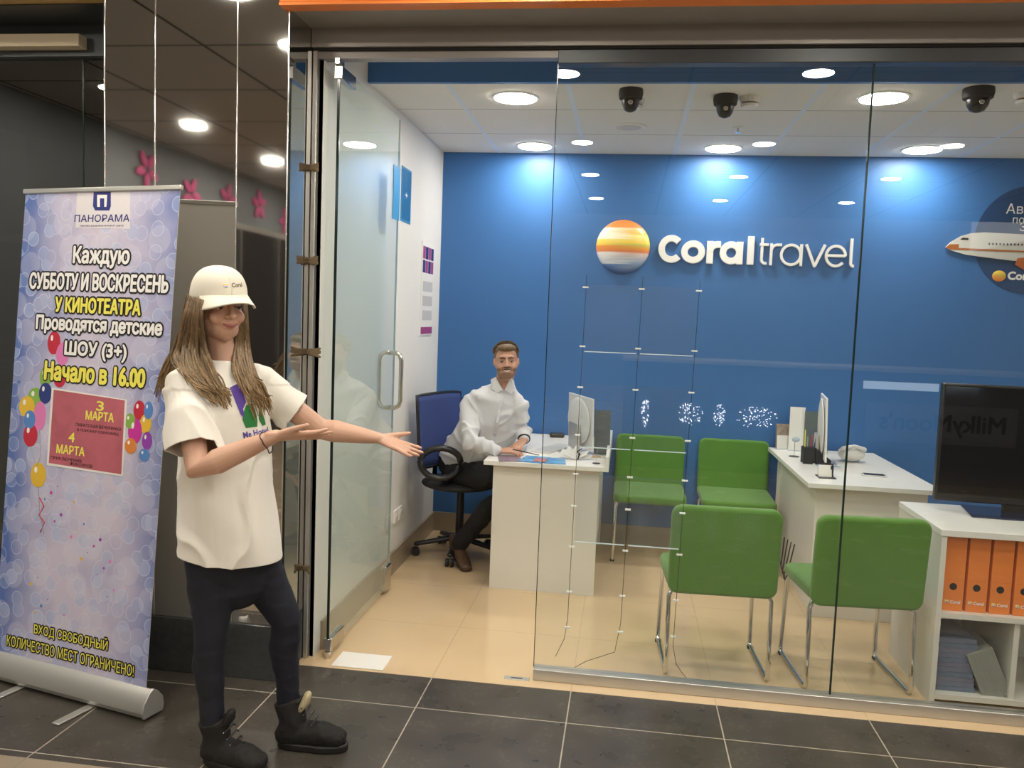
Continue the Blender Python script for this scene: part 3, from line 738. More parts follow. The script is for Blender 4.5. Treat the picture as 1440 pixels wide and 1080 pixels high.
# small things on left desk
def slab(name, label, cat, x, y, w, d, h, ang, mat, z=.75, bevel=.0, group=None):
    mb = MB(); mb.box(-w / 2, w / 2, -d / 2, d / 2, 0, h)
    o = mb.build(name, mat, bevel=bevel); o.location = (x, y, z); o.rotation_euler = (0, 0, ang)
    tag(o, label, cat, group); return o
M['mag1'] = pbr('magazine cover blue', (.12, .35, .65), .35, var=.7, vscale=12); M['mag2'] = pbr('magazine cover dusky', (.22, .16, .22), .35, var=.9, vscale=18); M['mag3'] = pbr('magazine cover warm', (.55, .22, .20), .35, var=.8, vscale=14)
slab('magazine', 'dark purplish brochure at the left desk front edge', 'magazine', -.63, 4.68, .13, .18, .004, .2, M['mag2'])
slab('magazine', 'blue and white brochure in the middle of the desk front edge', 'magazine', -.49, 4.70, .14, .20, .006, -.15, M['mag1'])
slab('magazine', 'pale blue brochure at the right of the magazines on the left desk', 'magazine', -.37, 4.69, .12, .18, .005, .1, M['mag1'])
slab('magazine', 'reddish brochure lying on the blue one', 'magazine', -.45, 4.66, .07, .10, .004, -.1, M['mag3'], z=.757)
slab('paper_sheet', 'white paper sheet under the seated man\'s hands', 'paper', -.47, 5.0, .21, .30, .002, .1, M['paper'])
slab('keyboard', 'white keyboard in front of the left computer', 'keyboard', -.42, 5.12, .12, .40, .012, -.35, M['lightgrey'], bevel=.003)
slab('computer_mouse', 'black computer mouse at the back of the left desk', 'mouse', -.44, 5.66, .10, .06, .03, .2, M['black'], bevel=.012)
slab('notepad', 'small tan notepad on the right edge of the left desk', 'notepad', -.16, 4.93, .08, .05, .006, .2, pbr('tan paper', (.5, .35, .22), .6))
t = thing('paper_fan', 'crumpled grey and white paper fan standing on the left desk', 'paper', (-.26, 4.80, .75))
mb = MB()
for k in range(6):
    a = -1.2 + k * .45
    mb.add([(-.26, 4.78, .752), (-.26 + .11 * math.sin(a), 4.80, .755 + .03 * math.cos(a)), (-.26 + .10 * math.sin(a + .3), 4.84, .76 + .07 * math.cos(a + .3)), (-.25, 4.80, .79)], [(0, 1, 2, 3)])
mb.build('paper_folds', M['lightgrey'], t, solid=.0015)
MB().chain([(-.245, 4.775, .755), (-.235, 4.77, .79), (-.25, 4.77, .80), (-.225, 4.765, .82)], [.004, .007, .005, .003], n=8).build('ribbon', M['black'], t, smooth=True)
t = thing('small_stand', 'tiny black round stand with a thin rod near the front corner of the left desk', 'stand', (-.115, 4.70, .75))
MB().lathe([(.022, 0), (.022, .004), (.003, .006)], (-.135, 4.70, .75), 20).build('base', M['black'], t); MB().chain([(-.135, 4.70, .75), (-.135, 4.70, .84)], [.0015] * 2, n=6).build('rod', M['steel'], t)
# small things on the right desk
t = thing('pen_organizer', 'black mesh pen organizer with pens on the right desk', 'organizer', (1.14, 5.17, .75))
mb = MB(); mb.box(1.085, 1.155, 5.13, 5.21, .75, .85); mb.prism([(0, 0), (.09, 0), (.09, .03), (0, .10)], 0, .10, M4=Matrix(((1, 0, 0, 1.155), (0, 0, 1, 5.12), (0, 1, 0, .75), (0, 0, 0, 1)))); mb.build('body', M['blackmatte'], t, bevel=.003)
for k, (dx, dz, mt) in enumerate(((.0, .20, 'yellow'), (.012, .16, 'grey'), (.03, .17, 'red'), (.045, .15, 'navyink'), (.05, .14, 'lightgrey'))):
    p = MB().chain([(1.10 + dx, 5.17, .79), (1.095 + dx * 1.4, 5.17, .75 + dz)], [.004, .003], n=8).build('pen', M[mt]); tag(p, ('yellow pen standing tallest in the black organizer', 'grey pen in the black organizer', 'red pen in the black organizer', 'dark blue pen in the black organizer', 'light grey pen in the black organizer')[k], 'pen', 'pens in the organizer')
t = thing('card_easel', 'small black easel holding a white card on the right desk', 'card holder', (1.12, 4.72, .75))
MB().box(1.075, 1.165, 4.66, 4.76, .75, .754).build('base', M['black'], t)
mb = MB(); mb.box(-.035, .035, 0, .003, 0, .065, Matrix.Translation((1.115, 4.70, .754)) @ Matrix.Rotation(-.25, 4, 'X')); mb.build('card', M['paper'], t)
mb = MB(); mb.box(-.04, .04, .004, .008, 0, .075, Matrix.Translation((1.12, 4.70, .754)) @ Matrix.Rotation(-.25, 4, 'X')); mb.box(.025, .04, .01, .05, 0, .06, Matrix.Translation((1.12, 4.70, .754))); mb.build('frame', M['black'], t)
t = thing('smartphone', 'smartphone lying flat on the right desk', 'phone', (1.41, 4.85, .75))
mb = MB(); mb.box(-.065, .065, -.034, .034, 0, .008, Matrix.Translation((1.413, 4.85, .75)) @ Matrix.Rotation(-.1, 4, 'Z')); mb.build('case', M['lightgrey'], t, bevel=.003)
mb = MB(); mb.box(-.055, .055, -.030, .030, .008, .009, Matrix.Translation((1.413, 4.85, .75)) @ Matrix.Rotation(-.1, 4, 'Z')); mb.build('screen', M['black'], t)
t = thing('desk_telephone', 'rounded white desk telephone behind the smartphone', 'telephone', (1.40, 5.30, .75))
MB().ell((1.41, 5.33, .801), (.080, .065, .050), n=24).build('body', M['imac'], t, smooth=True)
MB().chain([(1.35, 5.28, .835), (1.41, 5.27, .855), (1.47, 5.28, .835)], [.016, .011, .016], n=12).build('handset', M['lightgrey'], t, smooth=True)
slab('paper_sheet', 'pale blue paper beside the pen organizer', 'paper', 1.22, 5.10, .12, .09, .003, .4, pbr('pale blue paper', (.35, .52, .68), .5))
t = thing('flag_stand', 'thin table stand with a pale figure on the left edge of the right desk', 'stand', (1.085, 5.42, .75))
MB().lathe([(.032, 0), (.032, .004), (.003, .006)], (1.085, 5.40, .75), 20).build('base', M['black'], t); MB().chain([(1.085, 5.40, .75), (1.085, 5.40, .85)], [.002] * 2, n=6).build('rod', M['steel'], t)
MB().ell((1.09, 5.40, .86), (.025, .008, .018)).build('figure', pbr('pale figure', (.5, .6, .7), .5), t, smooth=True)

# ================================================================== GREEN CHAIRS
def make_chair():
    """local: origin on floor under the seat centre, faces -y"""
    t = thing('visitor_chair', 'green chair', 'chair', local=True, group='green upholstered visitor chairs')
    w = .235
    def rr(hw, r, n=5):
        pass
    # backrest: slightly tilted padded slab with rounded corners
    def pad(Z0, Z1, Wd, T, M4, rc=.045):
        o = []
        for (cx, cz, a0) in ((Wd - rc, Z1 - rc, 0), (-Wd + rc, Z1 - rc, 90), (-Wd + rc, Z0 + rc, 180), (Wd - rc, Z0 + rc, 270)):
            for k in range(7): a = math.radians(a0 + 15 * k); o.append((cx + rc * math.cos(a), cz + rc * math.sin(a)))
        mb = MB(); mb.prism(o, -T / 2, T / 2); mb.v = [M4 @ p for p in mb.v]; return mb
    mb = pad(0, .40, w, .045, Matrix.Translation((0, .215, .385)) @ Matrix.Rotation(-.09, 4, 'X') @ Matrix.Rotation(PI / 2, 4, 'X'))
    mb.build('backrest', M['green'], t, bevel=.016, seg=4)
    mb = pad(-.225, .225, w, .055, Matrix.Translation((0, .01, .425)) @ Matrix.Rotation(.03, 4, 'X'), rc=.05)
    mb.build('seat', M['green'], t, bevel=.018, seg=4)
    for s in (-1, 1):
        x = s * .222
        P = [(x * .9, .17, .40), (x, .185, .36), (x, .205, .03), (x, .195, .012), (x, .17, .010), (x, -.17, .010), (x, -.195, .012), (x, -.205, .03), (x * .97, -.19, .36), (x * .9, -.17, .40)]
        MB().chain(P, [.0105] * len(P), ref=(1, 0, 0), n=12).build('sled_leg', M['chrome'], t, smooth=True)
        MB().box(x - .014, x + .014, -.20, -.17, 0, .012).build('foot_glide', M['blackmatte'], t, bevel=.003)
    MB().chain([(-.2, .1, .392), (.2, .1, .392)], [.009] * 2, n=10).build('cross_bar', M['chrome'], t, smooth=True)
    return t
ch = make_chair()
ch.location = (.20, 5.555, 0); ch['label'] = 'green chair against the blue wall, next to the left desk'
dup(ch, (.765, 5.555, 0), 0, 'green chair against the blue wall, next to the right desk')
dup(ch, (.455, 3.865, 0), PI + .045, 'green chair seen from behind at the glass, the left one')
dup(ch, (1.045, 3.855, 0), PI + .085, 'green chair seen from behind at the glass, beside the white bookcase')

# ================================================================== BOOKCASE
bk = thing('bookcase', 'white open bookcase by the glass at the right edge', 'bookcase', (1.9, 3.9, 0))
X0, X1, Y0, Y1 = 1.335, 2.55, 3.615, 4.16
MB().box(X0, X1, Y0 - .005, Y1, .722, .75).build('top', M['desktop'], bk, bevel=.002)
MB().box(X0 + .005, X0 + .027, Y0, Y1, 0, .722).build('side_panel', M['desk'], bk); MB().box(X1 - .027, X1 - .005, Y0, Y1, 0, .722).build('side_panel', M['desk'], bk)
MB().box(X0 + .027, X1 - .027, Y0 + .005, Y1 - .01, .372, .395).build('shelf', M['desk'], bk); MB().box(X0 + .027, X1 - .027, Y0 + .005, Y1 - .01, .02, .042).build('shelf', M['desk'], bk)
MB().box(X0 + .027, X1 - .027, Y1 - .012, Y1, .02, .722).build('back_panel', M['desk'], bk); MB().box(1.66, 1.682, Y0 + .02, Y1 - .012, .042, .372).build('divider', M['desk'], bk)
bl = ['leftmost orange ring binder in the bookcase', 'second orange ring binder from the left in the bookcase', 'third orange ring binder from the left in the bookcase', 'orange ring binder cut by the right edge of the photo', 'fifth orange ring binder from the left', 'sixth orange ring binder from the left', 'seventh orange ring binder from the left']
for k in range(7):
    x = X0 + .042 + k * .093
    t = thing('ring_binder', bl[k], 'binder', (x + .04, 3.75, .395), group='orange binders in the bookcase')
    MB().box(x, x + .082, 3.655, 3.93, .395, .712).build('cover', M['binder'], t, bevel=.002)
    A = Matrix.Translation((x + .038, 3.655, .50)) @ Matrix.Rotation(PI / 2, 4, 'X')
    MB().lathe([(.015, 0), (.015, .0015), (.010, .0015), (.010, .001)], n=24, M4=A).build('finger_ring', M['black'], t)
    MB().box(x + .006, x + .076, 3.6545, 3.655, .53, .531).build('crease', pbr('binder crease', (.7, .17, .03), .5), t)
    o = MB().ell((0, 0, 0), (.183, .01, .183), n=20, m=10).build('ball_print', M['ball'], None, smooth=True)
    o.location = (x + .017, 3.655, .435); o.scale = (.052, .052, .048); put(o, t)
    lettering('lettering', 'Coral', (x + .030, 3.6545, .428), (1, 0, 0), (0, 0, 1), .040, M['inkwhite'], t, bold=.0006)
for k in range(11):
    z = .042 + k * .021
    slab('leaflet_pack', 'blue grey leaflet pack %s in the bookcase bottom' % ('on top of the left pile' if k == 10 else 'in the left pile'), 'leaflets', 1.455 + random.uniform(-.006, .006), 3.79, .155, .25, .020, random.uniform(-.04, .04), pbr('leaflet blue %d' % k, (.16 + .02 * (k % 3), .20, .28), .5, var=.2, vscale=30), z=z, group='blue leaflet pile')
t = thing('leaflet_bundle', 'grey striped bundle of leaflets leaning against the pile', 'leaflets', (1.60, 3.72, .042))
mb = MB(); A = Matrix.Translation((1.645, 3.70, .046)) @ Matrix.Rotation(-.42, 4, 'Y')
for k in range(16): mb.box(-.075 + k * .0068, -.075 + k * .0068 + .0052, -.05, .16, 0, .21, A)
mb.build('pages', pbr('leaflet edges', (.36, .37, .32), .6), t)
# television
t = thing('television', 'large black screen standing on the bookcase at the right edge', 'television', (1.9, 4.02, .75))
A = Matrix.Translation((1.452, 4.06, 0)) @ Matrix.Rotation(-.06, 4, 'Z')
mb = MB().box(0, .95, -.02, .02, .79, 1.335, A); mb.build('panel', M['black'], t, bevel=.006)
mb = MB().box(.012, .938, -.0215, -.020, .815, 1.322, A); mb.build('screen', pbr('tv screen', (.006, .006, .007), .08), t)
mb = MB().box(.3, .5, -.01, .02, .752, .80, A); mb.build('neck', M['black'], t)
mb = MB().prism([(.12, -.16), (.62, -.16), (.62, .10), (.15, .10)], .75, .757, A); mb.build('base', pbr('navy gloss base', (.015, .025, .06), .15), t, bevel=.002)

# ================================================================== ACRYLIC POCKETS ON WIRES
ac = thing('hanging_display', 'clear acrylic pockets hung on thin wires behind the glass', 'display', (.05, 3.56, 1))
yw = 3.545
cols = ((-.180, -.195), (.055, .035), (.290, .262))
for i, (xt, xb) in enumerate(cols):
    zb = .26 if i != 2 else .18
    P = [(xt + .002, yw, 2.0 if False else 1.75), (xb, yw, zb)]
    tail = {0: [(xb - .012, yw + .02, .16), (xb - .05, yw + .06, .06)], 1: [(xb - .02, yw + .02, .12), (xb - .14, yw + .04, .06), (xb - .2, yw + .04, .02)], 2: [(xb + .02, yw + .02, .09), (xb + .07, yw + .04, .02)]}[i]
    MB().chain(P + tail, [.0013] * (2 + len(tail)), n=6).build('wire', M['cable'], ac, smooth=True)
    for z in (1.70, 1.45, 1.275, 1.07, .90, .76, .58, .38, .22):
        f = (1.75 - z) / 1.5; x = xt + (xb - xt) * f
        MB().box(x - .012, x + .012, yw - .006, yw + .006, z - .003, z + .003).build('clip', M['signwhite'], ac)
for (z0, z1) in ((1.43, 1.712), (1.02, 1.29), (.605, .90)):
    for q in range(2):
        f = (1.75 - (z0 + z1) / 2) / 1.5
        xa = cols[q][0] + (cols[q][1] - cols[q][0]) * f + .008; xb_ = cols[q + 1][0] + (cols[q + 1][1] - cols[q + 1][0]) * f - .008
        p = MB().box(xa, xb_, yw - .004, yw + .004, z0, z1).build('pocket', M['acrylic'], ac)
        MB().box(xa, xb_, yw - .004, yw + .004, z0 - .003, z0).build('pocket_edge', M['acrylicedge'], p)

# ================================================================== OFFICE CHAIR
oc = thing('office_chair', 'office swivel chair with a navy mesh back under the seated man', 'office chair', (-1.03, 5.28, 0))
mb = MB()
def bk_(u, v):
    # back sheet: leans, curved
    a = (u - .5) * .50
    c = Vector((-1.15, 5.22, .60 + v * .45)); ax = Vector((.42, .90, 0)).normalized(); nn = Vector((-ax.y, ax.x, 0))
    return c + ax * a * (1 - .10 * v) + nn * (-.05 * math.cos(a * 4) + .06 * v) + Vector((0, 0, .012 * math.cos(a * 6)))
mb.grid(bk_, 14, 10); mb.build('backrest', M['mesh_blue'], oc, smooth=True, solid=.012)
edge = [bk_(i / 12, 0) for i in range(13)] + [bk_(1, i / 8) for i in range(1, 9)] + [bk_(1 - i / 12, 1) for i in range(1, 13)] + [bk_(0, 1 - i / 8) for i in range(1, 8)]
MB().chain(edge, [.010] * len(edge), n=8, closed=True).build('back_frame', M['black'], oc, smooth=True)
MB().ell((-1.02, 5.22, .485), (.25, .25, .045), n=28).build('seat', M['blackmatte'], oc, smooth=True)
MB().chain([(-1.02, 5.25, .10), (-1.02, 5.25, .46)], [.028, .022], n=14).build('gas_column', M['black'], oc, smooth=True)
MB().chain([(-1.10, 5.30, .46), (-1.20, 5.26, .50), (-1.19, 5.24, .70)], [.02, .018, .014], n=10).build('back_support', M['black'], oc, smooth=True)
for k in range(5):
    a = k * 2 * PI / 5 + 3.45; e = Vector((-1.02 + .28 * math.cos(a), 5.25 + .28 * math.sin(a), .075))
    MB().chain([(-1.02, 5.25, .12), e], [(.028, .02), (.018, .014)], n=10).build('base_arm', M['black'], oc, smooth=True)
    mb = MB()
    for s in (-1, 1): mb.lathe([(.026, -.009), (.026, .009)], n=18, M4=Matrix.Translation(e + Vector((-math.sin(a), math.cos(a), 0)) * .016 * s + Vector((0, 0, -.049))) @ Matrix.Rotation(a, 4, 'Z') @ Matrix.Rotation(PI / 2, 4, 'X'))
    mb.build('caster', M['black'], oc)
for (c0, nm) in ((Vector((-1.09, 4.93, .0)), 'armrest'), (Vector((-.95, 5.50, .0)), 'armrest')):
    lo = []
    for k in range(22):
        a = 2 * PI * k / 22; rx = .125; rz = .105
        lo.append(c0 + Vector((rx * math.cos(a) * .95, rx * math.cos(a) * .25, .665 + rz * math.sin(a) * (1.0 if math.sin(a) < 0 else .8))))
    mb = MB(); mb.chain(lo, [(.026, .020)] * 22, n=10, closed=True)
    mb.chain([c0 + Vector((0, .01, .56)), Vector((-1.02, 5.16, .45))], [(.03, .012), (.03, .012)], n=10)
    mb.build(nm, M['black'], oc, smooth=True)

# ================================================================== ROLL-UP BANNER
BL = Vector((-2.535, 3.032, .10)); BR = Vector((-1.744, 2.843, .10))
bX = (BR - BL).normalized(); up0 = Vector((.038, .16, 1.90)); up0 = (up0 - bX * up0.dot(bX)).normalized(); bN = bX.cross(up0).normalized()
BW = (BR - BL).length; BH = 1.905
def bu(px, py):
    d = ray(px, py); s = (BL - CAM).dot(bN) / d.dot(bN); p = CAM + d * s - BL
    return p.dot(bX), p.dot(up0)
bt = thing('roll_up_banner', 'roll-up banner with outlined show announcement in front of the mirrored pillar', 'banner', ((BL + BR) / 2 - Vector((0, 0, .1))))
BM = Matrix(((bX.x, up0.x, bN.x, BL.x), (bX.y, up0.y, bN.y, BL.y), (bX.z, up0.z, bN.z, BL.z), (0, 0, 0, 1)))
m, nt, out = new_mat('bubble print')
tc = N(nt, 'ShaderNodeTexCoord'); vo = N(nt, 'ShaderNodeTexVoronoi', Scale=13.0); vo.voronoi_dimensions = '2D'; v2 = N(nt, 'ShaderNodeTexVoronoi', Scale=7.0); v2.voronoi_dimensions = '2D'
L(nt, tc.outputs['Object'], vo.inputs['Vector']); L(nt, tc.outputs['Object'], v2.inputs['Vector'])
sp = N(nt, 'ShaderNodeSeparateXYZ'); L(nt, tc.outputs['Object'], sp.inputs[0])
ex = math_n(nt, 'ABSOLUTE', math_n(nt, 'DIVIDE', math_n(nt, 'SUBTRACT', sp.outputs['X'], .44), .42))
ex = math_n(nt, 'POWER', ex, 2.2)
nz = N(nt, 'ShaderNodeTexNoise', Scale=4.0, Detail=3.0); L(nt, tc.outputs['Object'], nz.inputs['Vector'])
ex = math_n(nt, 'ADD', ex, math_n(nt, 'MULTIPLY_ADD', nz.outputs[0], 1.3, -.62))
lowb = math_n(nt, 'LESS_THAN', sp.outputs['Y'], 0.0)
exc = nt.nodes.new('ShaderNodeClamp'); L(nt, ex, exc.inputs[0])
base = mixc(nt, exc.outputs[0], (.62, .57, .72), (.10, .17, .46))
disc = math_n(nt, 'LESS_THAN', vo.outputs['Distance'], .40); rim = math_n(nt, 'MULTIPLY', disc, math_n(nt, 'GREATER_THAN', vo.outputs['Distance'], .36))
d2_ = math_n(nt, 'LESS_THAN', v2.outputs['Distance'], .38)
spc = N(nt, 'ShaderNodeSeparateColor'); L(nt, vo.outputs['Color'], spc.inputs[0])
c1 = mixc(nt, math_n(nt, 'MULTIPLY', disc, math_n(nt, 'MULTIPLY', spc.outputs[0], .55)), base, (.42, .52, .78))
c2 = mixc(nt, math_n(nt, 'MULTIPLY', d2_, .22), c1, (.75, .74, .86))
c3 = mixc(nt, math_n(nt, 'MULTIPLY', rim, .35), c2, (.8, .84, .95))
b = N(nt, 'ShaderNodeBsdfPrincipled', Roughness=.45); L(nt, c3, b.inputs['Base Color']); L(nt, b.outputs[0], out.inputs[0]); M['bubbles'] = m
pn = MB().box(0, BW, 0, BH, -.001, 0).build('printed_sheet', M['bubbles'], None); pn.matrix_basis = BM; put(pn, bt)
bk2 = MB().box(0, BW, 0, BH, -.003, -.0011).build('sheet_back', pbr('grey banner back', (.74, .72, .68), .7), None); bk2.matrix_basis = BM; put(bk2, bt)
mb = MB().box(-.01, BW + .01, BH - .002, BH + .018, -.009, .007, BM); mb.build('top_bar', M['alu_plain'], bt, bevel=.004)
mb = MB(); prof = [(-.045, 0), (-.05, .02), (-.045, .055), (-.02, .085), (.0, .098), (.02, .085), (.045, .055), (.052, .02), (.045, 0)]
B0 = Matrix(((bX.x, 0, bN.x, BL.x), (bX.y, 0, bN.y, BL.y), (0, 1, 0, .012), (0, 0, 0, 1)))
mb.prism([(a, b_) for a, b_ in prof], -.02, BW + .035, M4=B0 @ Matrix(((0, 0, 1, 0), (0, 1, 0, 0), (1, 0, 0, 0), (0, 0, 0, 1)))); mb.build('base_cassette', M['alu'], bt, bevel=.004)
mb = MB().prism([(a * 1.06, b_ * 1.05 - .002) for a, b_ in prof], BW + .030, BW + .040, M4=B0 @ Matrix(((0, 0, 1, 0), (0, 1, 0, 0), (1, 0, 0, 0), (0, 0, 0, 1)))); mb.build('end_cap', M['alu_plain'], bt, bevel=.002)
for a in (.20, .58):
    MB().box(a - .018, a + .018, 0, .008, -.19, .20, Matrix(((bX.x, 0, bN.x, BL.x), (bX.y, 0, bN.y, BL.y), (0, 1, 0, 0), (0, 0, 0, 1)))).build('foot', M['alu_plain'], bt, bevel=.003)
mb = MB().chain([BM @ Vector((BW / 2, -.03, -.02)), BM @ Vector((BW / 2, BH, -.012))], [.008] * 2, n=10).build('support_pole', M['black'], bt, smooth=True)
def bl_text(s, pl, pr, hpx, mat, outl=.010, bold=.0015, name='lettering', lift=.001):
    u0, v0 = bu(*pl); u1, v1 = bu(*pr); _, vt = bu(pl[0], pl[1] - hpx)
    O = BL + bX * u0 + up0 * ((v0 + v1) / 2)
    lettering(name, s, O, bX, up0, u1 - u0, mat, bt, height=(vt - v0), bold=bold, outline=(outl, M['ink']) if outl else None, lift=lift)
bl_text('Каждую', (103, 374), (181, 379), 29, M['inkwhite'], bold=.003)
bl_text('СУББОТУ И ВОСКРЕСЕНЬ', (42, 406), (236, 411), 22, M['inkwhite'], bold=.003)
bl_text('У КИНОТЕАТРА', (78, 437), (197, 444), 20, M['yellow'], bold=.003)
bl_text('Проводятся детские', (51, 467), (227, 477), 24, M['inkwhite'], bold=.003)
bl_text('ШОУ (3+)', (91, 503), (177, 510), 24, M['inkwhite'], bold=.003)
bl_text('Начало в 16.00', (63, 533), (203, 545), 25, M['yellow'], bold=.004)
bl_text('ВХОД СВОБОДНЫЙ', (48, 891), (151, 919), 19, M['yellow'], outl=.0055, bold=.0004)
bl_text('КОЛИЧЕСТВО МЕСТ ОГРАНИЧЕНО!', (10, 905), (188, 954), 15, M['yellow'], outl=.0055, bold=.0003)
def bquad(name, pts, mat, z0, z1, parent=bt):
    mb = MB().prism([bu(*p) for p in pts], z0, z1, M4=BM); return mb.build(name, mat, parent)
bquad('logo_field', [(106, 320), (183, 322), (183, 268), (109, 267)], pbr('logo field', (.74, .70, .74), .5), .0002, .0006)
bquad('logo_mark', [(134, 296), (154, 296), (156, 290), (156, 269), (132, 268), (131, 290)], M['navyink'], .0006, .001)
bquad('logo_mark', [(137, 291), (150, 291), (151, 274), (137, 274)], M['inkwhite'], .001, .0013)
bquad('logo_mark', [(141, 291), (147, 291), (147, 279), (141, 279)], M['navyink'], .0013, .0016)
bl_text('ПАНОРАМА', (105, 311), (182, 313), 10, M['navyink'], outl=0, bold=.0005)
bl_text('торгово-развлекательный центр', (112, 319), (174, 320), 4, M['navyink'], outl=0, bold=0)
# balloons
bc_ = {'r': (.55, .03, .06), 'p': (.75, .22, .50), 'g': (.25, .45, .08), 'n': (.03, .05, .22), 'o': (.75, .25, .05), 'b': (.10, .25, .60), 'y': (.78, .50, .05), 'v': (.30, .06, .45), 'm': (.60, .04, .35)}
bm_ = {k: pbr('balloon ' + k, v, .4) for k, v in bc_.items()}
for i, (x, y, rx, ry, k) in enumerate(((76, 482, 10, 16, 'r'), (88, 498, 10, 16, 'p'), (64, 530, 9, 14, 'g'), (50, 560, 12, 14, 'g'), (64, 553, 10, 14, 'n'), (38, 572, 12, 14, 'y'), (84, 534, 9, 10, 'r'), (56, 585, 10, 20, 'p'), (43, 612, 11, 15, 'r'), (42, 590, 9, 12, 'b'), (54, 668, 12, 16, 'y'),
                                  (196, 577, 9, 13, 'r'), (205, 596, 9, 13, 'y'), (190, 606, 11, 17, 'm'), (183, 592, 8, 10, 'g'), (184, 627, 9, 10, 'o'), (207, 620, 8, 12, 'v'), (209, 577, 7, 12, 'b'), (203, 640, 8, 8, 'b'))):
    u, v = bu(x, y); U2, V2 = bu(x + rx, y - ry); s = (abs(U2 - u), abs(V2 - v))
    mb = MB().prism([(u + s[0] * math.cos(a * PI / 12), v + s[1] * math.sin(a * PI / 12)) for a in range(24)], .0002 + i * .00004, .0008 + i * .00004, M4=BM)
    o = mb.build('balloon_print', bm_[k], bt)
    mb = MB().prism([(u - s[0] * .35 + s[0] * .2 * math.cos(a * PI / 6), v + s[1] * .4 + s[1] * .25 * math.sin(a * PI / 6)) for a in range(12)], .0008 + i * .00004, .0011 + i * .00004, M4=BM)
    mb.build('highlight_print', bm_['p'] if k == 'p' else M['inkwhite'], o)
for pts in ([(56, 606), (58, 640), (52, 655)], [(44, 628), (50, 650)], [(54, 684), (56, 720), (62, 750)], [(190, 623), (196, 650)]):
    P = [BM @ Vector((*bu(*p), .001)) for p in pts]; MB().chain(P, [.0012] * len(P), n=6).build('string_print', M['grey'], bt)
for pts, cc in (([(56, 700), (62, 712), (55, 724), (63, 735), (57, 748)], 'r'),):
    P = [BM @ Vector((*bu(*p), .001)) for p in pts]; MB().chain(P, [.0022] * len(P), n=6).build('ribbon_print', bm_[cc], bt, smooth=True)
for i in range(26):
    x = 40 + (i * 37) % 125; y = 680 + (i * 53) % 190; u, v = bu(x, y); r_ = .003 + .002 * (i % 3)
    MB().prism([(u + r_ * math.cos(a * PI / 5), v + r_ * math.sin(a * PI / 5)) for a in range(10)], .0002, .0006, M4=BM).build('confetti_print', bm_['pmyvb'[i % 5]], bt)
# pasted poster
bquad('pasted_poster_border', [(66, 654), (173, 670), (179, 562), (73, 545)], M['paper'], .0008, .0014)
M['poster'] = pbr('dusky pink poster', (.50, .13, .17), .4, var=.35, vscale=9)
bquad('pasted_poster', [(69, 651), (171, 667), (176, 563), (76, 548)], M['poster'], .0014, .0018)
for s_, a_, b_, h_, mt in (('3', (136, 577), (146, 578), 13, 'yellow'), ('МАРТА', (121, 589), (160, 594), 12, 'yellow'), ('ПИРАТСКАЯ ВЕЧЕРИНКА', (107, 598), (171, 607), 4.5, 'ink'), ('В ПОИСКАХ СОКРОВИЩ', (109, 606), (167, 614), 4.5, 'ink'),
                           ('4', (97, 621), (105, 622), 13, 'yellow'), ('МАРТА', (80, 636), (119, 642), 12, 'yellow'), ('ПРИКЛЮЧЕНИЯ', (72, 645), (115, 651), 4.5, 'ink'), ('ФИКСИКОВ', (99, 654), (130, 658), 4.5, 'ink')):
    bl_text(s_, a_, b_, h_, M[mt], outl=0, bold=.0012 if mt == 'yellow' else .0002, lift=.002)
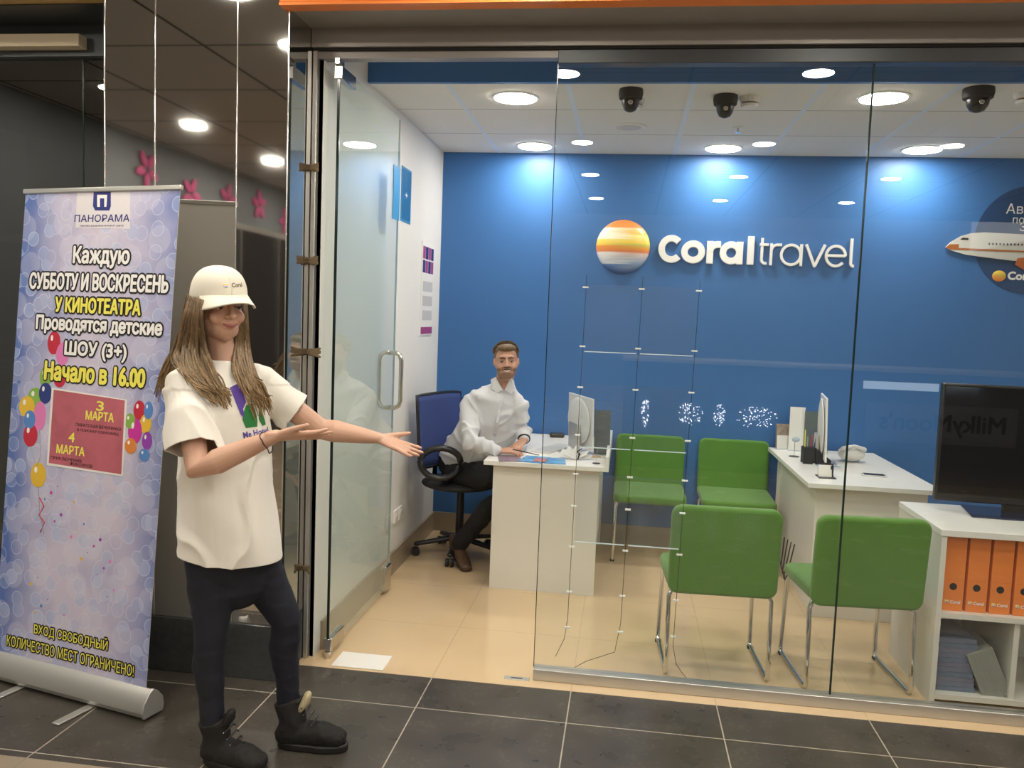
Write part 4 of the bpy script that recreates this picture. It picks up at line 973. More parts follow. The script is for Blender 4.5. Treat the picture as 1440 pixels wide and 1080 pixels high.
# generic flowers stand where the sheet has its drawn figures
# ================================================================== PEOPLE
def skin_mat(name, var=.04):
    m = pbr(name, (.6, .4, .3), .48, var=var, vscale=14, vcol=True, sss=.12)
    return m
M['skinw'] = skin_mat('fair skin'); M['skinm'] = skin_mat('tanned skin')
def frame(c, f, pitch=0, roll=0):
    f = Vector(f).normalized(); l = Vector((-f.y, f.x, 0)).normalized(); u = f.cross(-l) if False else Vector((0, 0, 1))
    R = Matrix(((l.x * -1, f.x, 0), (l.y * -1, f.y, 0), (0, 0, 1)))      # local x = person's right, y forward, z up
    R = R @ Matrix.Rotation(roll, 3, 'Y') @ Matrix.Rotation(pitch, 3, 'X')
    return Matrix.Translation(c) @ R.to_4x4()
def head_prims(mb, H, s=1.0, male=False):
    S = H @ Matrix.Scale(s, 4)
    e = lambda c, r, rot=None: mb.ell(c, r, rot, M4=S)
    e((0, -.015, .032), (.074, .092, .083)); e((0, .026, -.025), (.060, .062, .075))
    if male:
        e((0, .054, -.090), (.036, .032, .026)); e((0, .036, -.074), (.050, .054, .038)); e((.033, .016, -.066), (.027, .045, .036)); e((-.033, .016, -.066), (.027, .045, .036))
    else:
        e((0, .052, -.088), (.024, .030, .024)); e((0, .038, -.072), (.046, .052, .036)); e((.030, .012, -.062), (.028, .045, .036)); e((-.030, .012, -.062), (.028, .045, .036))
    e((.040, .008, -.028), (.029, .050, .048)); e((-.040, .008, -.028), (.029, .050, .048))
    e((.035, .060, -.030), (.024, .022, .024)); e((-.035, .060, -.030), (.024, .022, .024))
    e((0, .070, .032), (.052, .018, .014)); e((0, .075, -.055), (.026, .020, .022))
    mb.chain([(0, .084, .018), (0, .100, -.008), (0, .110, -.022)], [.0070, .0085, .0110], ref=(1, 0, 0), n=10, M4=S)
    e((.012, .092, -.025), (.008, .009, .007)); e((-.012, .092, -.025), (.008, .009, .007))
    for zz_, ww_, rr_ in ((-.0515, .026, .0040), (-.0590, .021, .0046)):
        mb.chain([(-ww_, .083, -.0475), (-ww_ * .5, .0935, zz_), (0, .0965, zz_ - .0005), (ww_ * .5, .0935, zz_), (ww_, .083, -.0475)], [rr_ * .6, rr_, rr_, rr_, rr_ * .6], ref=(0, 0, 1), n=10, M4=S)
    for q in (-1, 1):
        e((.076 * q, -.006, -.004), (.007, .016, .028), Matrix.Rotation(.35 * q, 3, 'Z')); e((.072 * q, 0, -.022), (.006, .008, .010))
def hand(mb, wrist, F, Pn, side, s=1.0, curl=(.15, .25, .2), spread=.08, thumb=(.75, .65, .1), bends=None):
    """side: +1 thumb along Pn x F, -1 opposite"""
    F = Vector(F).normalized(); Pn = Vector(Pn); Pn = (Pn - F * Pn.dot(F)).normalized(); S = Pn.cross(F).normalized() * side
    w = Vector(wrist)
    P = lambda a, b_, c=0: w + (F * a + S * b_ + Pn * c) * s
    mb.chain([P(-.02, 0), P(.015, .002), P(.05, .004), P(.078, .002)], [(.024 * s, .017 * s), (.028 * s, .0165 * s), (.037 * s, .0135 * s), (.036 * s, .0105 * s)], ref=Pn, n=18, cap=3)
    mb.ell(P(.032, .022, .006), (.015 * s, .015 * s, .012 * s))
    ks = [(.082, .028, .072), (.086, .010, .080), (.083, -.008, .074), (.076, -.025, .058)]
    for i, (a, b_, ln) in enumerate(ks):
        c = [q * (1 if bends is None else bends[i]) for q in curl]
        d = (F + S * spread * (1.2 - i * .9)).normalized(); p = P(a - .012, b_, 0); ang = 0; pts = [p]
        p = P(a + .004, b_); pts.append(p)
        for sg, cc in zip((.45, .30, .25), c):
            ang += cc; p = p + (d * math.cos(ang) + Pn * math.sin(ang)) * ln * sg * s; pts.append(p)
        mb.chain(pts, [.0095 * s, .0092 * s, .0082 * s, .0074 * s, .0062 * s], ref=S, n=10, cap=3)
    a, b_, c = thumb
    d = (S * a + F * b_ + Pn * c).normalized(); d2 = (F * .8 + S * .35 + Pn * c).normalized()
    p = P(.022, .022, .003); pts = [P(.008, .012), p, p + d * .038 * s, p + (d * .038 + d2 * .028) * s, p + (d * .038 + d2 * .050) * s]
    mb.chain(pts, [.013 * s, .013 * s, .0105 * s, .0092 * s, .0075 * s], ref=Pn, n=10, cap=3)
def eyes(parent, H, s, iris, closed=0.0, skin=None):
    S = H @ Matrix.Scale(s, 4)
    for q in (-1, 1):
        c = Vector((.0305 * q, .0735, .004))
        mb = MB().ell(c, (.0125, .0125, .0085 if not closed else .005), M4=S); e = mb.build('eye', M['eyewhite'], parent, smooth=True)
        mb = MB().ell(c + Vector((0, .0095, -.001)), (.0052, .0040, .0052), M4=S); mb.build('iris', iris, e, smooth=True)
        mb = MB().chain([c + Vector((-.0145, .004, .002)), c + Vector((-.006, .0115, .006 - closed * .006)), c + Vector((.006, .0115, .006 - closed * .006)), c + Vector((.0145, .004, .002))], [(.0012, .0012), (.0022, .0022), (.0022, .0022), (.0012, .0012)], n=8, M4=S); mb.build('eyelid', M['lash'], e, smooth=True)
def brows(parent, H, s, mat, z=.026, w=.003):
    S = H @ Matrix.Scale(s, 4); mb = MB()
    for q in (-1, 1): mb.chain([(.012 * q, .0885, z), (.026 * q, .0865, z + .004), (.044 * q, .074, z - .001)], [(w, w), (w, w * 1.1), (w * .6, w * .6)], n=8, M4=S)
    mb.build('eyebrows', mat, parent, smooth=True)
M['eyewhite'] = pbr('eye white', (.75, .72, .68), .2); M['irisb'] = pbr('dark iris', (.04, .03, .025), .15); M['lash'] = pbr('lash', (.05, .03, .02), .6)
def folds(a1, s1, a2=0, s2=1, st=(1, 1, .45)):
    def f(co, n):
        p = Vector((co.x * st[0], co.y * st[1], co.z * st[2]))
        r = a1 * (noise.noise(p * s1))
        if a2:
            q = p * s2 + Vector((7, 3, 1)); q = q + Vector((noise.noise(q * .7), noise.noise(q * .7 + Vector((5, 5, 5))), 0)) * .8
            r += a2 * (max(0, 1 - 3.2 * abs(noise.noise(q))) ** 1.5 - .3)
        return r
    return f

# ------------------------------------------------------------------ the young woman
wo = thing('person', 'young woman in white cap and t-shirt, both arms pointing right, standing beside the banner', 'person', (-1.2, 2.62, 0))
HC_ = W(309, 430, 2.6); hf = Vector((.755, -.655, 0))
H = frame(HC_, hf, pitch=-.10, roll=.03)
RS, RE, RW = W(262, 545, 2.49), W(278, 661, 2.37), W(388, 613, 2.40)
LS, LE, LW = W(366, 542, 2.76), W(450, 603, 2.84), W(532, 616, 2.88)
NB = W(318, 512, 2.62)
RH, LH = W(300, 790, 2.56), W(356, 785, 2.68)
RK, LK = W(295, 888, 2.54), W(401, 872, 2.71)
RA, LA = W(298, 1015, 2.56), W(405, 985, 2.74)
mb = MB()
head_prims(mb, H, 1.0)
nk = H @ Vector((0, -.022, -.055))
mb.chain([nk, nk.lerp(NB, .5), NB, NB - Vector((.0, 0, .06))], [.050, .046, .055, .08], ref=(1, 0, 0), n=18)
CH = W(316, 575, 2.62); WA = W(322, 680, 2.62); PE = W(328, 765, 2.62)
fac = Vector((.974, -.223, 0)); shx = Vector((.223, .974, 0))
mb.chain([NB - Vector((0, 0, .05)), CH, WA, PE], [(.13, .07), (.13, .09), (.11, .085), (.14, .10)], ref=fac, n=20)
mb.chain([RS + Vector((0, .04, .02)), RS, RS.lerp(RE, .5), RE, RE.lerp(RW, .25), RE.lerp(RW, .7), RW], [.04, .047, .043, .037, .040, .030, (.027, .020)], ref=(0, 0, 1), n=16)
mb.chain([LS + Vector((0, -.04, .02)), LS, LS.lerp(LE, .5), LE, LE.lerp(LW, .25), LE.lerp(LW, .7), LW], [.04, .047, .043, .038, .041, .030, (.027, .020)], ref=(0, 0, 1), n=16)
for a, b_, c in ((RH, RK, RA), (LH, LK, LA)):
    mb.chain([a, a.lerp(b_, .5), b_, b_.lerp(c, .3), c], [.07, .055, .042, .042, .03], ref=fac, n=14)
hand(mb, RW, W(462, 612, 2.45) - RW, (-.1, .35, .9), -1, .98, curl=(.05, .12, .1), spread=.10, thumb=(.55, .85, .15), bends=(1.0, .6, .3, .1))
hand(mb, LW, W(588, 637, 2.90) - LW, (.30, -.35, .9), 1, .98, curl=(-.05, .05, .08), spread=.12, thumb=(.42, .85, .30), bends=(.3, 1, 1.2, 1.6))
Hi = H.inverted()
def wcol(co):
    p = Hi @ co
    c = Vector((.60, .36, .26))
    if p.length < .14:
        lz = p.z + .0555 - .006 * (p.x / .022) ** 2
        if (p.x / .025) ** 2 + (lz / .0075) ** 2 < 1 and p.y > .07: c = Vector((.46, .17, .14))
        ck = ((abs(p.x) - .038) / .02) ** 2 + ((p.z + .028) / .02) ** 2
        if p.y > .04 and ck < 1: c = c.lerp(Vector((.62, .32, .24)), .25 * (1 - ck))
    return c
body = organic('body', mb, M['skinw'], .0036, 5, wo, .5, colf=wcol)
eyes(wo, H, 1.0, M['irisb'], closed=.75)
M['browl'] = pbr('light brown brow', (.16, .10, .055), .8)
brows(wo, H, 1.0, M['browl'], z=.024, w=.0022)
MB().chain([H @ Vector((-.024, .0880, -.0490)), H @ Vector((-.012, .0975, -.0546)), H @ Vector((0, .1000, -.0556)), H @ Vector((.012, .0975, -.0546)), H @ Vector((.024, .0880, -.0490))], [.0006, .0013, .0014, .0013, .0006], n=6).build('lip_line', pbr('lip line', (.18, .05, .05), .6), wo, smooth=True)
# t-shirt
M['tee'] = pbr('white cotton', (.78, .75, .69), .85, bump=.12, bscale=700, sheen=.2)
mb = MB()
mb.chain([NB + Vector((0, 0, .012)), NB - Vector((0, 0, .03)), NB - Vector((0, 0, .07)), CH, W(318, 640, 2.62), WA, PE - Vector((0, 0, .0)), PE - Vector((-.005, 0, .075))],
         [(.078, .066), (.115, .080), (.165, .10), (.180, .125), (.172, .128), (.172, .135), (.182, .155), (.184, .158)], ref=fac, n=36, flat_ends=True)
mb.chain([RS + Vector((.01, .07, .035)), RS + Vector((0, 0, .012)), RS.lerp(RE, .35), RS.lerp(RE, .60), RS.lerp(RE, .84)], [.058, .064, .070, (.078, .064), (.082, .062)], ref=(0, 0, 1), n=22, flat_ends=True)
mb.chain([LS + Vector((-.02, -.07, .03)), LS + Vector((0, 0, .008)), LS.lerp(LE, .45), LS.lerp(LE, .70) + Vector((0, 0, -.008))], [.056, .066, .068, .072], ref=(0, 0, 1), n=22, flat_ends=True)
fo = folds(.008, 8, .014, 6.5, (1, 1, .6))
tee = organic('t_shirt', mb, M['tee'], .0055, 3, wo, .5, disp=lambda co, n: fo(co, n) * (.35 if co.z > 1.3 else 1.0))
def cut_open(o, c, n, rad, zmax=None, sleeve=None):
    bm = bmesh.new(); bm.from_mesh(o.data); n = Vector(n).normalized()
    vs = {v for v in bm.verts if (v.co - c).length < rad and (zmax is None or v.co.z < zmax)}
    if sleeve:
        def keep(p):
            d = p - CH; return d.dot(shx) * sleeve > .192 or d.dot(fac) > (.19 if sleeve < 0 else .135)
        vs = {v for v in vs if keep(v.co)}
    es = [e for e in bm.edges if e.verts[0] in vs and e.verts[1] in vs]; fs = [f for f in bm.faces if all(v in vs for v in f.verts)]
    bmesh.ops.bisect_plane(bm, geom=list(vs) + es + fs, plane_co=c, plane_no=n, clear_outer=True)
    bm.to_mesh(o.data); bm.free()
cut_open(tee, RS.lerp(RE, .735), RE - RS, .135, sleeve=-1)
cut_open(tee, LS.lerp(LE, .585), LE - LS, .11, sleeve=1)
cut_open(tee, W(326, 777, 2.62), Vector((-.10, -.02, -1)), .30, 1.0)
for p in tee.data.polygons: p.use_smooth = True
md = tee.modifiers.new('cloth', 'SOLIDIFY'); md.thickness = .003; md.offset = -1
ttree = BVHTree.FromPolygons([v.co for v in tee.data.vertices], [tuple(p.vertices) for p in tee.data.polygons])
# collar rib
def tee_hit(px, py):
    d = ray(px, py).normalized(); h = ttree.ray_cast(CAM, d); return h[0], d
MB().chain([NB + Vector((0, 0, .010)) + shx * .075 * math.cos(a * PI / 12) + fac * (.064 * math.sin(a * PI / 12)) + Vector((0, 0, -.012 * math.sin(a * PI / 12))) for a in range(24)], [(.008, .008)] * 24, n=8, closed=True).build('collar_rib', M['tee'], wo, smooth=True)
# shirt print
def print_on_tee(name, polys, mat, txt=None):
    d = ray(357, 590).normalized()
    me = None
    mb = MB()
    for pts in polys:
        n = len(pts); mb.add([W(x, y, 2.3) for x, y in pts], [tuple(range(n))])
    me = mb.mesh(name)
    # cast from the camera side onto the cloth
    bm = bmesh.new(); bm.from_mesh(me); bmesh.ops.triangulate(bm, faces=bm.faces)
    for _ in range(5):
        es = [e for e in bm.edges if e.calc_length() > .005]
        if es: bmesh.ops.subdivide_edges(bm, edges=es, cuts=1); bmesh.ops.triangulate(bm, faces=bm.faces)
    for v in bm.verts:
        dd = (v.co - CAM).normalized(); h = ttree.ray_cast(CAM, dd)
        if h[0] is not None: v.co = h[0] - dd * .0016
    bm.to_mesh(me); bm.free()
    return link(name, me, mat, wo, smooth=True)
print_on_tee('printed_emblem', [[(323, 545), (335, 539), (345, 538), (349, 548), (343, 556), (346, 565), (342, 575), (345, 590), (338, 582), (330, 562)]], M['purple'])
print_on_tee('printed_emblem', [[(346, 570), (354, 567), (359, 575), (362, 590), (362, 600), (346, 602), (341, 590), (343, 578)], [(364, 575), (370, 582), (374, 597), (369, 599), (364, 590)]], M['greenink'])
# print lettering
def print_text(s, x0, y0, x1, y1, h, mat):
    me = text_data(s, .02, 0, 1.0); a0, a1, b0, b1 = bounds(me)
    for v in me.vertices:
        u = (v.co.x - a0) / (a1 - a0); q = (v.co.y - b0) / (b1 - b0)
        v.co = W(x0 + (x1 - x0) * u - 1.5 * q, y0 + (y1 - y0) * u - h * q, 2.3)
    bm = bmesh.new(); bm.from_mesh(me); bmesh.ops.triangulate(bm, faces=bm.faces)
    for v in bm.verts:
        dd = (v.co - CAM).normalized(); h_ = ttree.ray_cast(CAM, dd)
        if h_[0] is not None: v.co = h_[0] - dd * .0022
    bm.to_mesh(me); bm.free(); link('printed_words', me, mat, wo)
print_text('Me Hotel', 343, 617, 378, 609, 9, M['purple'])
# leggings
M['denim'] = pbr('dark navy denim', (.006, .008, .018), .75, var=.2, vscale=60, bump=.1, bscale=400)
mb = MB()
mb.chain([PE + Vector((0, 0, .03)), W(331, 790, 2.62), W(334, 815, 2.62)], [(.155, .12), (.150, .115), (.11, .10)], ref=fac, n=26)
for a, b_, c in ((RH, RK, RA), (LH, LK, LA)):
    mb.chain([a, a.lerp(b_, .45), b_ + fac * .005, b_.lerp(c, .18), b_.lerp(c, .38) - fac * .01, b_.lerp(c, .7), c], [(.084, .098), (.068, .078), (.050, .056), (.049, .054), (.048, .056), (.038, .042), (.038, .042)], ref=fac, n=24)
fd = folds(.003, 12, .0022, 10, (1, 1, 1.5))
jeans = organic('trousers', mb, M['denim'], .0065, 6, wo, .5, disp=fd)
# boots
M['boot'] = pbr('black nubuck', (.010, .009, .009), .8, var=.3, vscale=80, bump=.2, bscale=200); M['sole'] = pbr('black rubber sole', (.012, .011, .010), .5)
M['fur'] = pbr('cream fur lining', (.55, .48, .30), .95, bump=.6, bscale=250)
def boot(heel, toe, ank, fur=True):
    heel = Vector(heel); toe = Vector(toe); X = (toe - heel).normalized(); Y = Vector((-X.y, X.x, 0)); Ln = (toe - heel).length
    R = Matrix(((X.x, Y.x, 0, heel.x), (X.y, Y.y, 0, heel.y), (0, 0, 1, 0), (0, 0, 0, 1)))
    Ri = R.inverted(); a = Ri @ ank
    P = lambda *q: R @ Vector(q)
    mb = MB()
    mb.chain([P(.035, 0, .050), P(.10, 0, .055), P(.17, 0, .055), P(Ln - .047, 0, .046)], [(.037, .040), (.039, .048), (.044, .042), (.043, .033)], ref=(0, 0, 1), n=20)
    mb.chain([P(.055, 0, .05), P(.06, 0, .11), P(a.x, a.y, .17)], [(.042, .050), (.041, .049), (.043, .050)], ref=X, n=20, flat_ends=True)
    b_ = organic('boot', mb, M['boot'], .005, 5, wo, .5, disp=folds(.002, 30, .003, 25))
    o = []
    for k in range(28):
        t_ = 2 * PI * k / 28; xx = math.cos(t_); w = .037 if xx < 0 else .044
        o.append((Ln / 2 + .0 + xx * (Ln / 2 - .008), w * math.sin(t_) * (abs(math.sin(t_)) ** -.25 if abs(math.sin(t_)) > .05 else 1)))
    mb = MB().prism(o, 0, .028, M4=R); mb.build('sole', M['sole'], b_, bevel=.006)
    mb = MB()
    for k in range(6):
        x = .155 - k * .014; z = .092 + k * .018
        mb.chain([P(x, -.026, z - .006), P(x + .012, 0, z + .012), P(x, .026, z - .006)], [.0028] * 3, n=6)
    mb.build('laces', M['black'], b_, smooth=True)
    for k in range(5):
        x = .150 - k * .014; z = .09 + k * .018
        for q in (-1, 1): MB().ell(P(x, .030 * q, z - .008), (.0022, .0022, .0022), n=8, m=6).build('eyelet', M['steel'], b_, smooth=True)
    mb = MB().chain([P(.090, 0, .145), P(.108, 0, .175), P(.114, 0, .195)], [(.024, .012), (.028, .016), (.022, .013)], ref=X, n=12); mb.build('tongue', M['fur'] if fur else M['boot'], b_, smooth=True)
fh = WZ(400, 1048, 0); ft = WZ(492, 1056, 0)
boot((-1.175, 2.73, 0), (-.905, 2.755, 0), LA + Vector((0, 0, 0)), True)
boot((-1.375, 2.585, 0), (-1.115, 2.535, 0), RA, False)
# cap
M['cap'] = pbr('cream cotton cap', (.78, .74, .64), .85, bump=.12, bscale=500)
Hcap = H @ Matrix.Rotation(.03, 4, 'Y')
mb = MB()
def capP(a, b_):
    th = a * 2 * PI; ph = b_ * PI / 2 * .98
    r = math.cos(ph); k = 1 + .012 * math.cos(6 * th) * r
    z = .036 + .094 * math.sin(ph) ** .85
    return Vector((.086 * r ** .7 * math.sin(th) * k, -.008 + .100 * r ** .7 * math.cos(th) * k, z - .012 * (1 - math.cos(th)) * (1 - b_)))
mb.grid(capP, 60, 20); mb.v = [Hcap @ p for p in mb.v]
cp = mb.build('cap', M['cap'], wo, smooth=True, solid=.004)
def brimP(u, v):
    a = (u - .5) * 2 * 1.15; b0 = Vector((.086 * math.sin(a), -.008 + .100 * math.cos(a), .043 - .006 * (1 - math.cos(a))))
    ext = .072 * max(0, math.cos(a * 1.22)) ** .45
    s = math.sin(a)
    return b0 + Vector((.012 * s * v, ext * v, -.012 * v - .034 * s * s * v - .004 * v * v))
mb = MB(); mb.grid(brimP, 40, 10); mb.v = [Hcap @ p for p in mb.v]; mb.build('brim', M['cap'], cp, smooth=True, solid=.004)
for r_ in (.35, .6, .85):
    P = [Hcap @ (brimP(i / 30, r_) + Vector((0, 0, .0024))) for i in range(2, 29)]; MB().chain(P, [.0006] * len(P), n=5).build('stitching', M['tee'], cp, smooth=True)
MB().ell(Hcap @ Vector((0, -.008, .127)), (.008, .008, .005)).build('cap_button', M['cap'], cp, smooth=True)
dg = bpy.context.evaluated_depsgraph_get()
ctree = BVHTree.FromPolygons([v.co.copy() for v in cp.data.vertices], [tuple(p.vertices) for p in cp.data.polygons])
cmat = cp.matrix_parent_inverse
# embroidered cap emblem
me = text_data('Coral', .02); a0, a1, b0, b1 = bounds(me)
fwdw = (Hcap.to_3x3() @ Vector((0, 1, 0))); rx = (Hcap.to_3x3() @ Vector((-1, 0, 0)))
for v in me.vertices:
    u = (v.co.x - a0) / (a1 - a0); q = (v.co.y - b0) / (b1 - b0); v.co = Hcap @ Vector((-.003 - u * .042, .14, .070 + q * .014))
bm = bmesh.new(); bm.from_mesh(me); bmesh.ops.triangulate(bm, faces=bm.faces)
for v in bm.verts:
    h = ctree.ray_cast(v.co, -fwdw)
    if h[0]: v.co = h[0] + fwdw * .004
bm.to_mesh(me); bm.free(); link('cap_lettering', me, M['browl'], cp)
e_ = MB().ell((0, 0, 0), (.183, .183, .03), n=20, m=10).build('cap_emblem', M['ball'], None, smooth=True)
hh = ctree.ray_cast(Hcap @ Vector((.014, .16, .077)), -fwdw)
e_.data.transform(Matrix.Rotation(PI / 2, 4, 'X')); e_.matrix_basis = Matrix.Translation((hh[0] or Hcap @ Vector((.014, .1, .077))) + fwdw * .002) @ Matrix.Rotation(.86, 4, 'Z') @ Matrix.Rotation(-.35, 4, 'X') @ Matrix.Scale(.048, 4)
put(e_, cp)
# hair
def hair_mat(name, a, b_, sc_=(60, 60, 3)):
    m, nt, out = new_mat(name)
    tc = N(nt, 'ShaderNodeTexCoord'); mp = N(nt, 'ShaderNodeMapping'); mp.inputs['Scale'].default_value = sc_; L(nt, tc.outputs['Object'], mp.inputs[0])
    nz = N(nt, 'ShaderNodeTexNoise', Scale=3.0, Detail=6.0, Roughness=.7); L(nt, mp.outputs[0], nz.inputs['Vector'])
    f = math_n(nt, 'MULTIPLY_ADD', nz.outputs[0], 2.4, -.7); cl = nt.nodes.new('ShaderNodeClamp'); L(nt, f, cl.inputs[0])
    if True:
        at = N(nt, 'ShaderNodeVertexColor'); at.layer_name = 'Col'
        c = mixc(nt, cl.outputs[0], a, b_)
        mx = N(nt, 'ShaderNodeVectorMath', operation='MULTIPLY'); L(nt, c, mx.inputs[0]); L(nt, at.outputs[0], mx.inputs[1]); c = mx.outputs[0]
    b = N(nt, 'ShaderNodeBsdfPrincipled', Roughness=.42); L(nt, c, b.inputs['Base Color']); b.inputs['Anisotropic'].default_value = .5
    bp = N(nt, 'ShaderNodeBump', Strength=.5, Distance=.003); L(nt, nz.outputs[0], bp.inputs['Height']); L(nt, bp.outputs[0], b.inputs['Normal'])
    L(nt, b.outputs[0], out.inputs[0]); return m
M['blond'] = hair_mat('dark blond hair', (.075, .046, .022), (.30, .20, .105))
def drape(px, py, Y, gap=.010):
    h, d = tee_hit(px, py); p = W(px, py, Y)
    if gap < 0: return p
    if h is not None and (h - CAM).length - gap < (p - CAM).length: p = h - d * gap
    return p
def tint(o, f):
    me = o.data; ca = me.color_attributes.new('Col', 'FLOAT_COLOR', 'POINT'); buf = []
    for v in me.vertices: buf += [*f(v.co), 1]
    ca.data.foreach_set('color', buf)
def whair(co):
    t_ = max(0, min(1, (1.45 - co.z) / .28)); a = Vector((.85, .82, .8)); return a.lerp(Vector((1.7, 1.72, 1.6)), t_)
rnd = random.Random(11)
mb = MB()
mb.ell((0, -.030, .0), (.082, .078, .082), M4=H)
lv = []
def lock(paths, n, r=.0050, over=True):
    for k in range(n):
        t_ = rnd.random(); jit = [rnd.uniform(-3, 3) for _ in range(8)]
        P = []
        for i, (a, b_) in enumerate(paths):
            x = a[0] + (b_[0] - a[0]) * t_; y = a[1] + (b_[1] - a[1]) * t_; Y = a[2] + (b_[2] - a[2]) * t_
            w = i / (len(paths) - 1)
            P.append(drape(x + jit[i % 8] * w * .8, y + jit[(i + 3) % 8] * w * (3 if i < len(paths) - 1 else 5), Y + rnd.uniform(-.008, .008), gap=(.008 + rnd.random() * .012) if over else -1))
        # smooth subdivision
        Q = []
        for i in range(len(P) - 1):
            p0 = P[max(i - 1, 0)]; p1 = P[i]; p2 = P[i + 1]; p3 = P[min(i + 2, len(P) - 1)]
            for q in range(4):
                s_ = q / 4; Q.append(.5 * ((2 * p1) + (-p0 + p2) * s_ + (2 * p0 - 5 * p1 + 4 * p2 - p3) * s_ * s_ + (-p0 + 3 * p1 - 3 * p2 + p3) * s_ ** 3))
        Q.append(P[-1]); m_ = len(Q)
        if over:
            gp = .006 + rnd.random() * .008
            for i in range(m_):
                dd = (Q[i] - CAM); ln = dd.length; dd.normalize(); h = ttree.ray_cast(CAM, dd)
                if h[0] is not None and h[3] - gp < ln: Q[i] = CAM + dd * (h[3] - gp)
        br = rnd.uniform(.62, 1.4); k0 = len(mb.v)
        rad = [(r * (1 - .75 * (i / (m_ - 1)) ** 2) * rnd.uniform(.95, 1.05), r * .5 * (1 - .7 * (i / (m_ - 1)) ** 2)) for i in range(m_)]
        mb.chain(Q, rad, ref=(.45, -.89, 0), n=7, cap=1)
        lv.append((k0, len(mb.v), br))
lock([((268, 416, 2.56), (285, 422, 2.50)), ((258, 445, 2.54), (284, 452, 2.49)), ((250, 482, 2.58), (288, 484, 2.52)), ((248, 512, 2.54), (298, 512, 2.50)), ((272, 540, 2.50), (312, 538, 2.50)), ((298, 556, 2.50), (326, 562, 2.50))], 85)
lock([((268, 416, 2.57), (282, 422, 2.51)), ((258, 450, 2.56), (280, 455, 2.50)), ((248, 485, 2.58), (280, 490, 2.52)), ((242, 508, 2.56), (285, 515, 2.50)), ((262, 532, 2.50), (300, 540, 2.50))], 45)
lock([((264, 415, 2.66), (275, 415, 2.60)), ((257, 450, 2.68), (270, 450, 2.62)), ((247, 485, 2.70), (262, 495, 2.66)), ((229, 518, 2.72), (250, 522, 2.68)), ((217, 548, 2.74), (236, 556, 2.72))], 34, over=False)
lock([((332, 425, 2.60), (343, 425, 2.66)), ((335, 450, 2.60), (347, 452, 2.66)), ((330, 485, 2.62), (351, 490, 2.68)), ((328, 520, 2.64), (360, 525, 2.66)), ((342, 545, 2.62), (374, 548, 2.64)), ((358, 578, 2.6), (383, 570, 2.64))], 70)
lock([((335, 425, 2.60), (343, 425, 2.66)), ((336, 450, 2.60), (346, 452, 2.66)), ((332, 485, 2.62), (350, 490, 2.68)), ((336, 520, 2.64), (356, 520, 2.66)), ((346, 550, 2.62), (370, 548, 2.64))], 36)
lock([((272, 425, 2.62), (344, 425, 2.68)), ((264, 470, 2.64), (348, 475, 2.70)), ((264, 510, 2.67), (348, 510, 2.72)), ((270, 535, 2.70), (345, 535, 2.74))], 46, r=.011, over=False)
lock([((268, 425, 2.58), (276, 425, 2.64)), ((258, 470, 2.58), (270, 475, 2.66)), ((250, 510, 2.64), (272, 510, 2.70)), ((240, 535, 2.68), (275, 535, 2.72))], 26, r=.009, over=False)
hr_ = mb.build('hair', M['blond'], wo, smooth=True)
brt = [1.0] * len(mb.v)
for k0, k1, br in lv:
    for i in range(k0, k1): brt[i] = br
ca = hr_.data.color_attributes.new('Col', 'FLOAT_COLOR', 'POINT'); buf = []
for v, br in zip(hr_.data.vertices, brt): buf += [*(whair(v.co) * br), 1]
ca.data.foreach_set('color', buf)
# hair tie on the wrist
c = RE.lerp(RW, .88); ax = (RW - RE).normalized(); u_ = ax.cross(Vector((0, 0, 1))).normalized(); v_ = ax.cross(u_)
P = [c + ax * .004 * math.sin(a) + u_ * .030 * math.cos(2 * PI * a / 20) + v_ * (.034 * math.sin(2 * PI * a / 20)) + Vector((0, 0, -.008)) for a in range(20)]
MB().chain(P, [.0018] * 20, n=6, closed=True).build('hair_tie', M['ink'], wo, smooth=True)

# ------------------------------------------------------------------ the seated man
mn = thing('person', 'smiling bearded man in a light shirt seated behind the left desk', 'person', (-1.0, 5.2, 0))
mf = Vector((.18, -.98, 0))
HM = frame(W(712, 508.5, 5.02), mf, pitch=.02, roll=.05)
s_ = .96
cR, eR, wR = W(660, 572, 5.02), W(662, 622, 4.82), W(699, 634, 4.77)
cL, eL, wL = W(729, 572, 5.06), W(735, 606, 5.10), W(737, 618, 5.02)
nb = W(708, 544, 5.06); chs = W(694, 590, 5.08); bel = W(672, 625, 5.14); hp_ = W(654, 645, 5.20)
kR = Vector((-.66, 4.93, .56)); kL = Vector((-.64, 5.22, .56)); hR = hp_ + Vector((-.02, -.09, -.06)); hL = hp_ + Vector((0, .09, -.05))
aR = Vector((-.97, 5.02, .14)); aL = Vector((-.72, 5.25, .12))
mb = MB(); head_prims(mb, HM, s_, True)
nk = HM @ Vector((0, -.022, -.06))
mb.chain([nk, nb, nb - Vector((.01, 0, .05))], [.054, .056, .07], ref=(1, 0, 0), n=16)
tf = Vector((.5, -.85, 0)).normalized()
mb.chain([nb - Vector((0, 0, .05)), chs, bel, hp_], [(.10, .06), (.14, .09), (.13, .10), (.15, .12)], ref=tf, n=18)
mb.chain([cR, eR, wR], [.040, .030, .026], n=14); mb.chain([cL, eL, wL], [.040, .028, .026], n=14)
for a, b_, c in ((hR, kR, aR), (hL, kL, aL)): mb.chain([a, b_, c], [.07, .05, .04], n=14)
hand(mb, wR, W(742, 634, 4.80) - wR, (.1, .25, -.95), -1, 1.0, curl=(.25, .45, .3), spread=.02, thumb=(.35, .9, .15))
hand(mb, wL, W(722, 634, 4.86) - wL, (.1, .0, -1), 1, 1.0, curl=(.25, .5, .4), spread=.02, thumb=(.4, .9, .1))
HMi = HM.inverted()
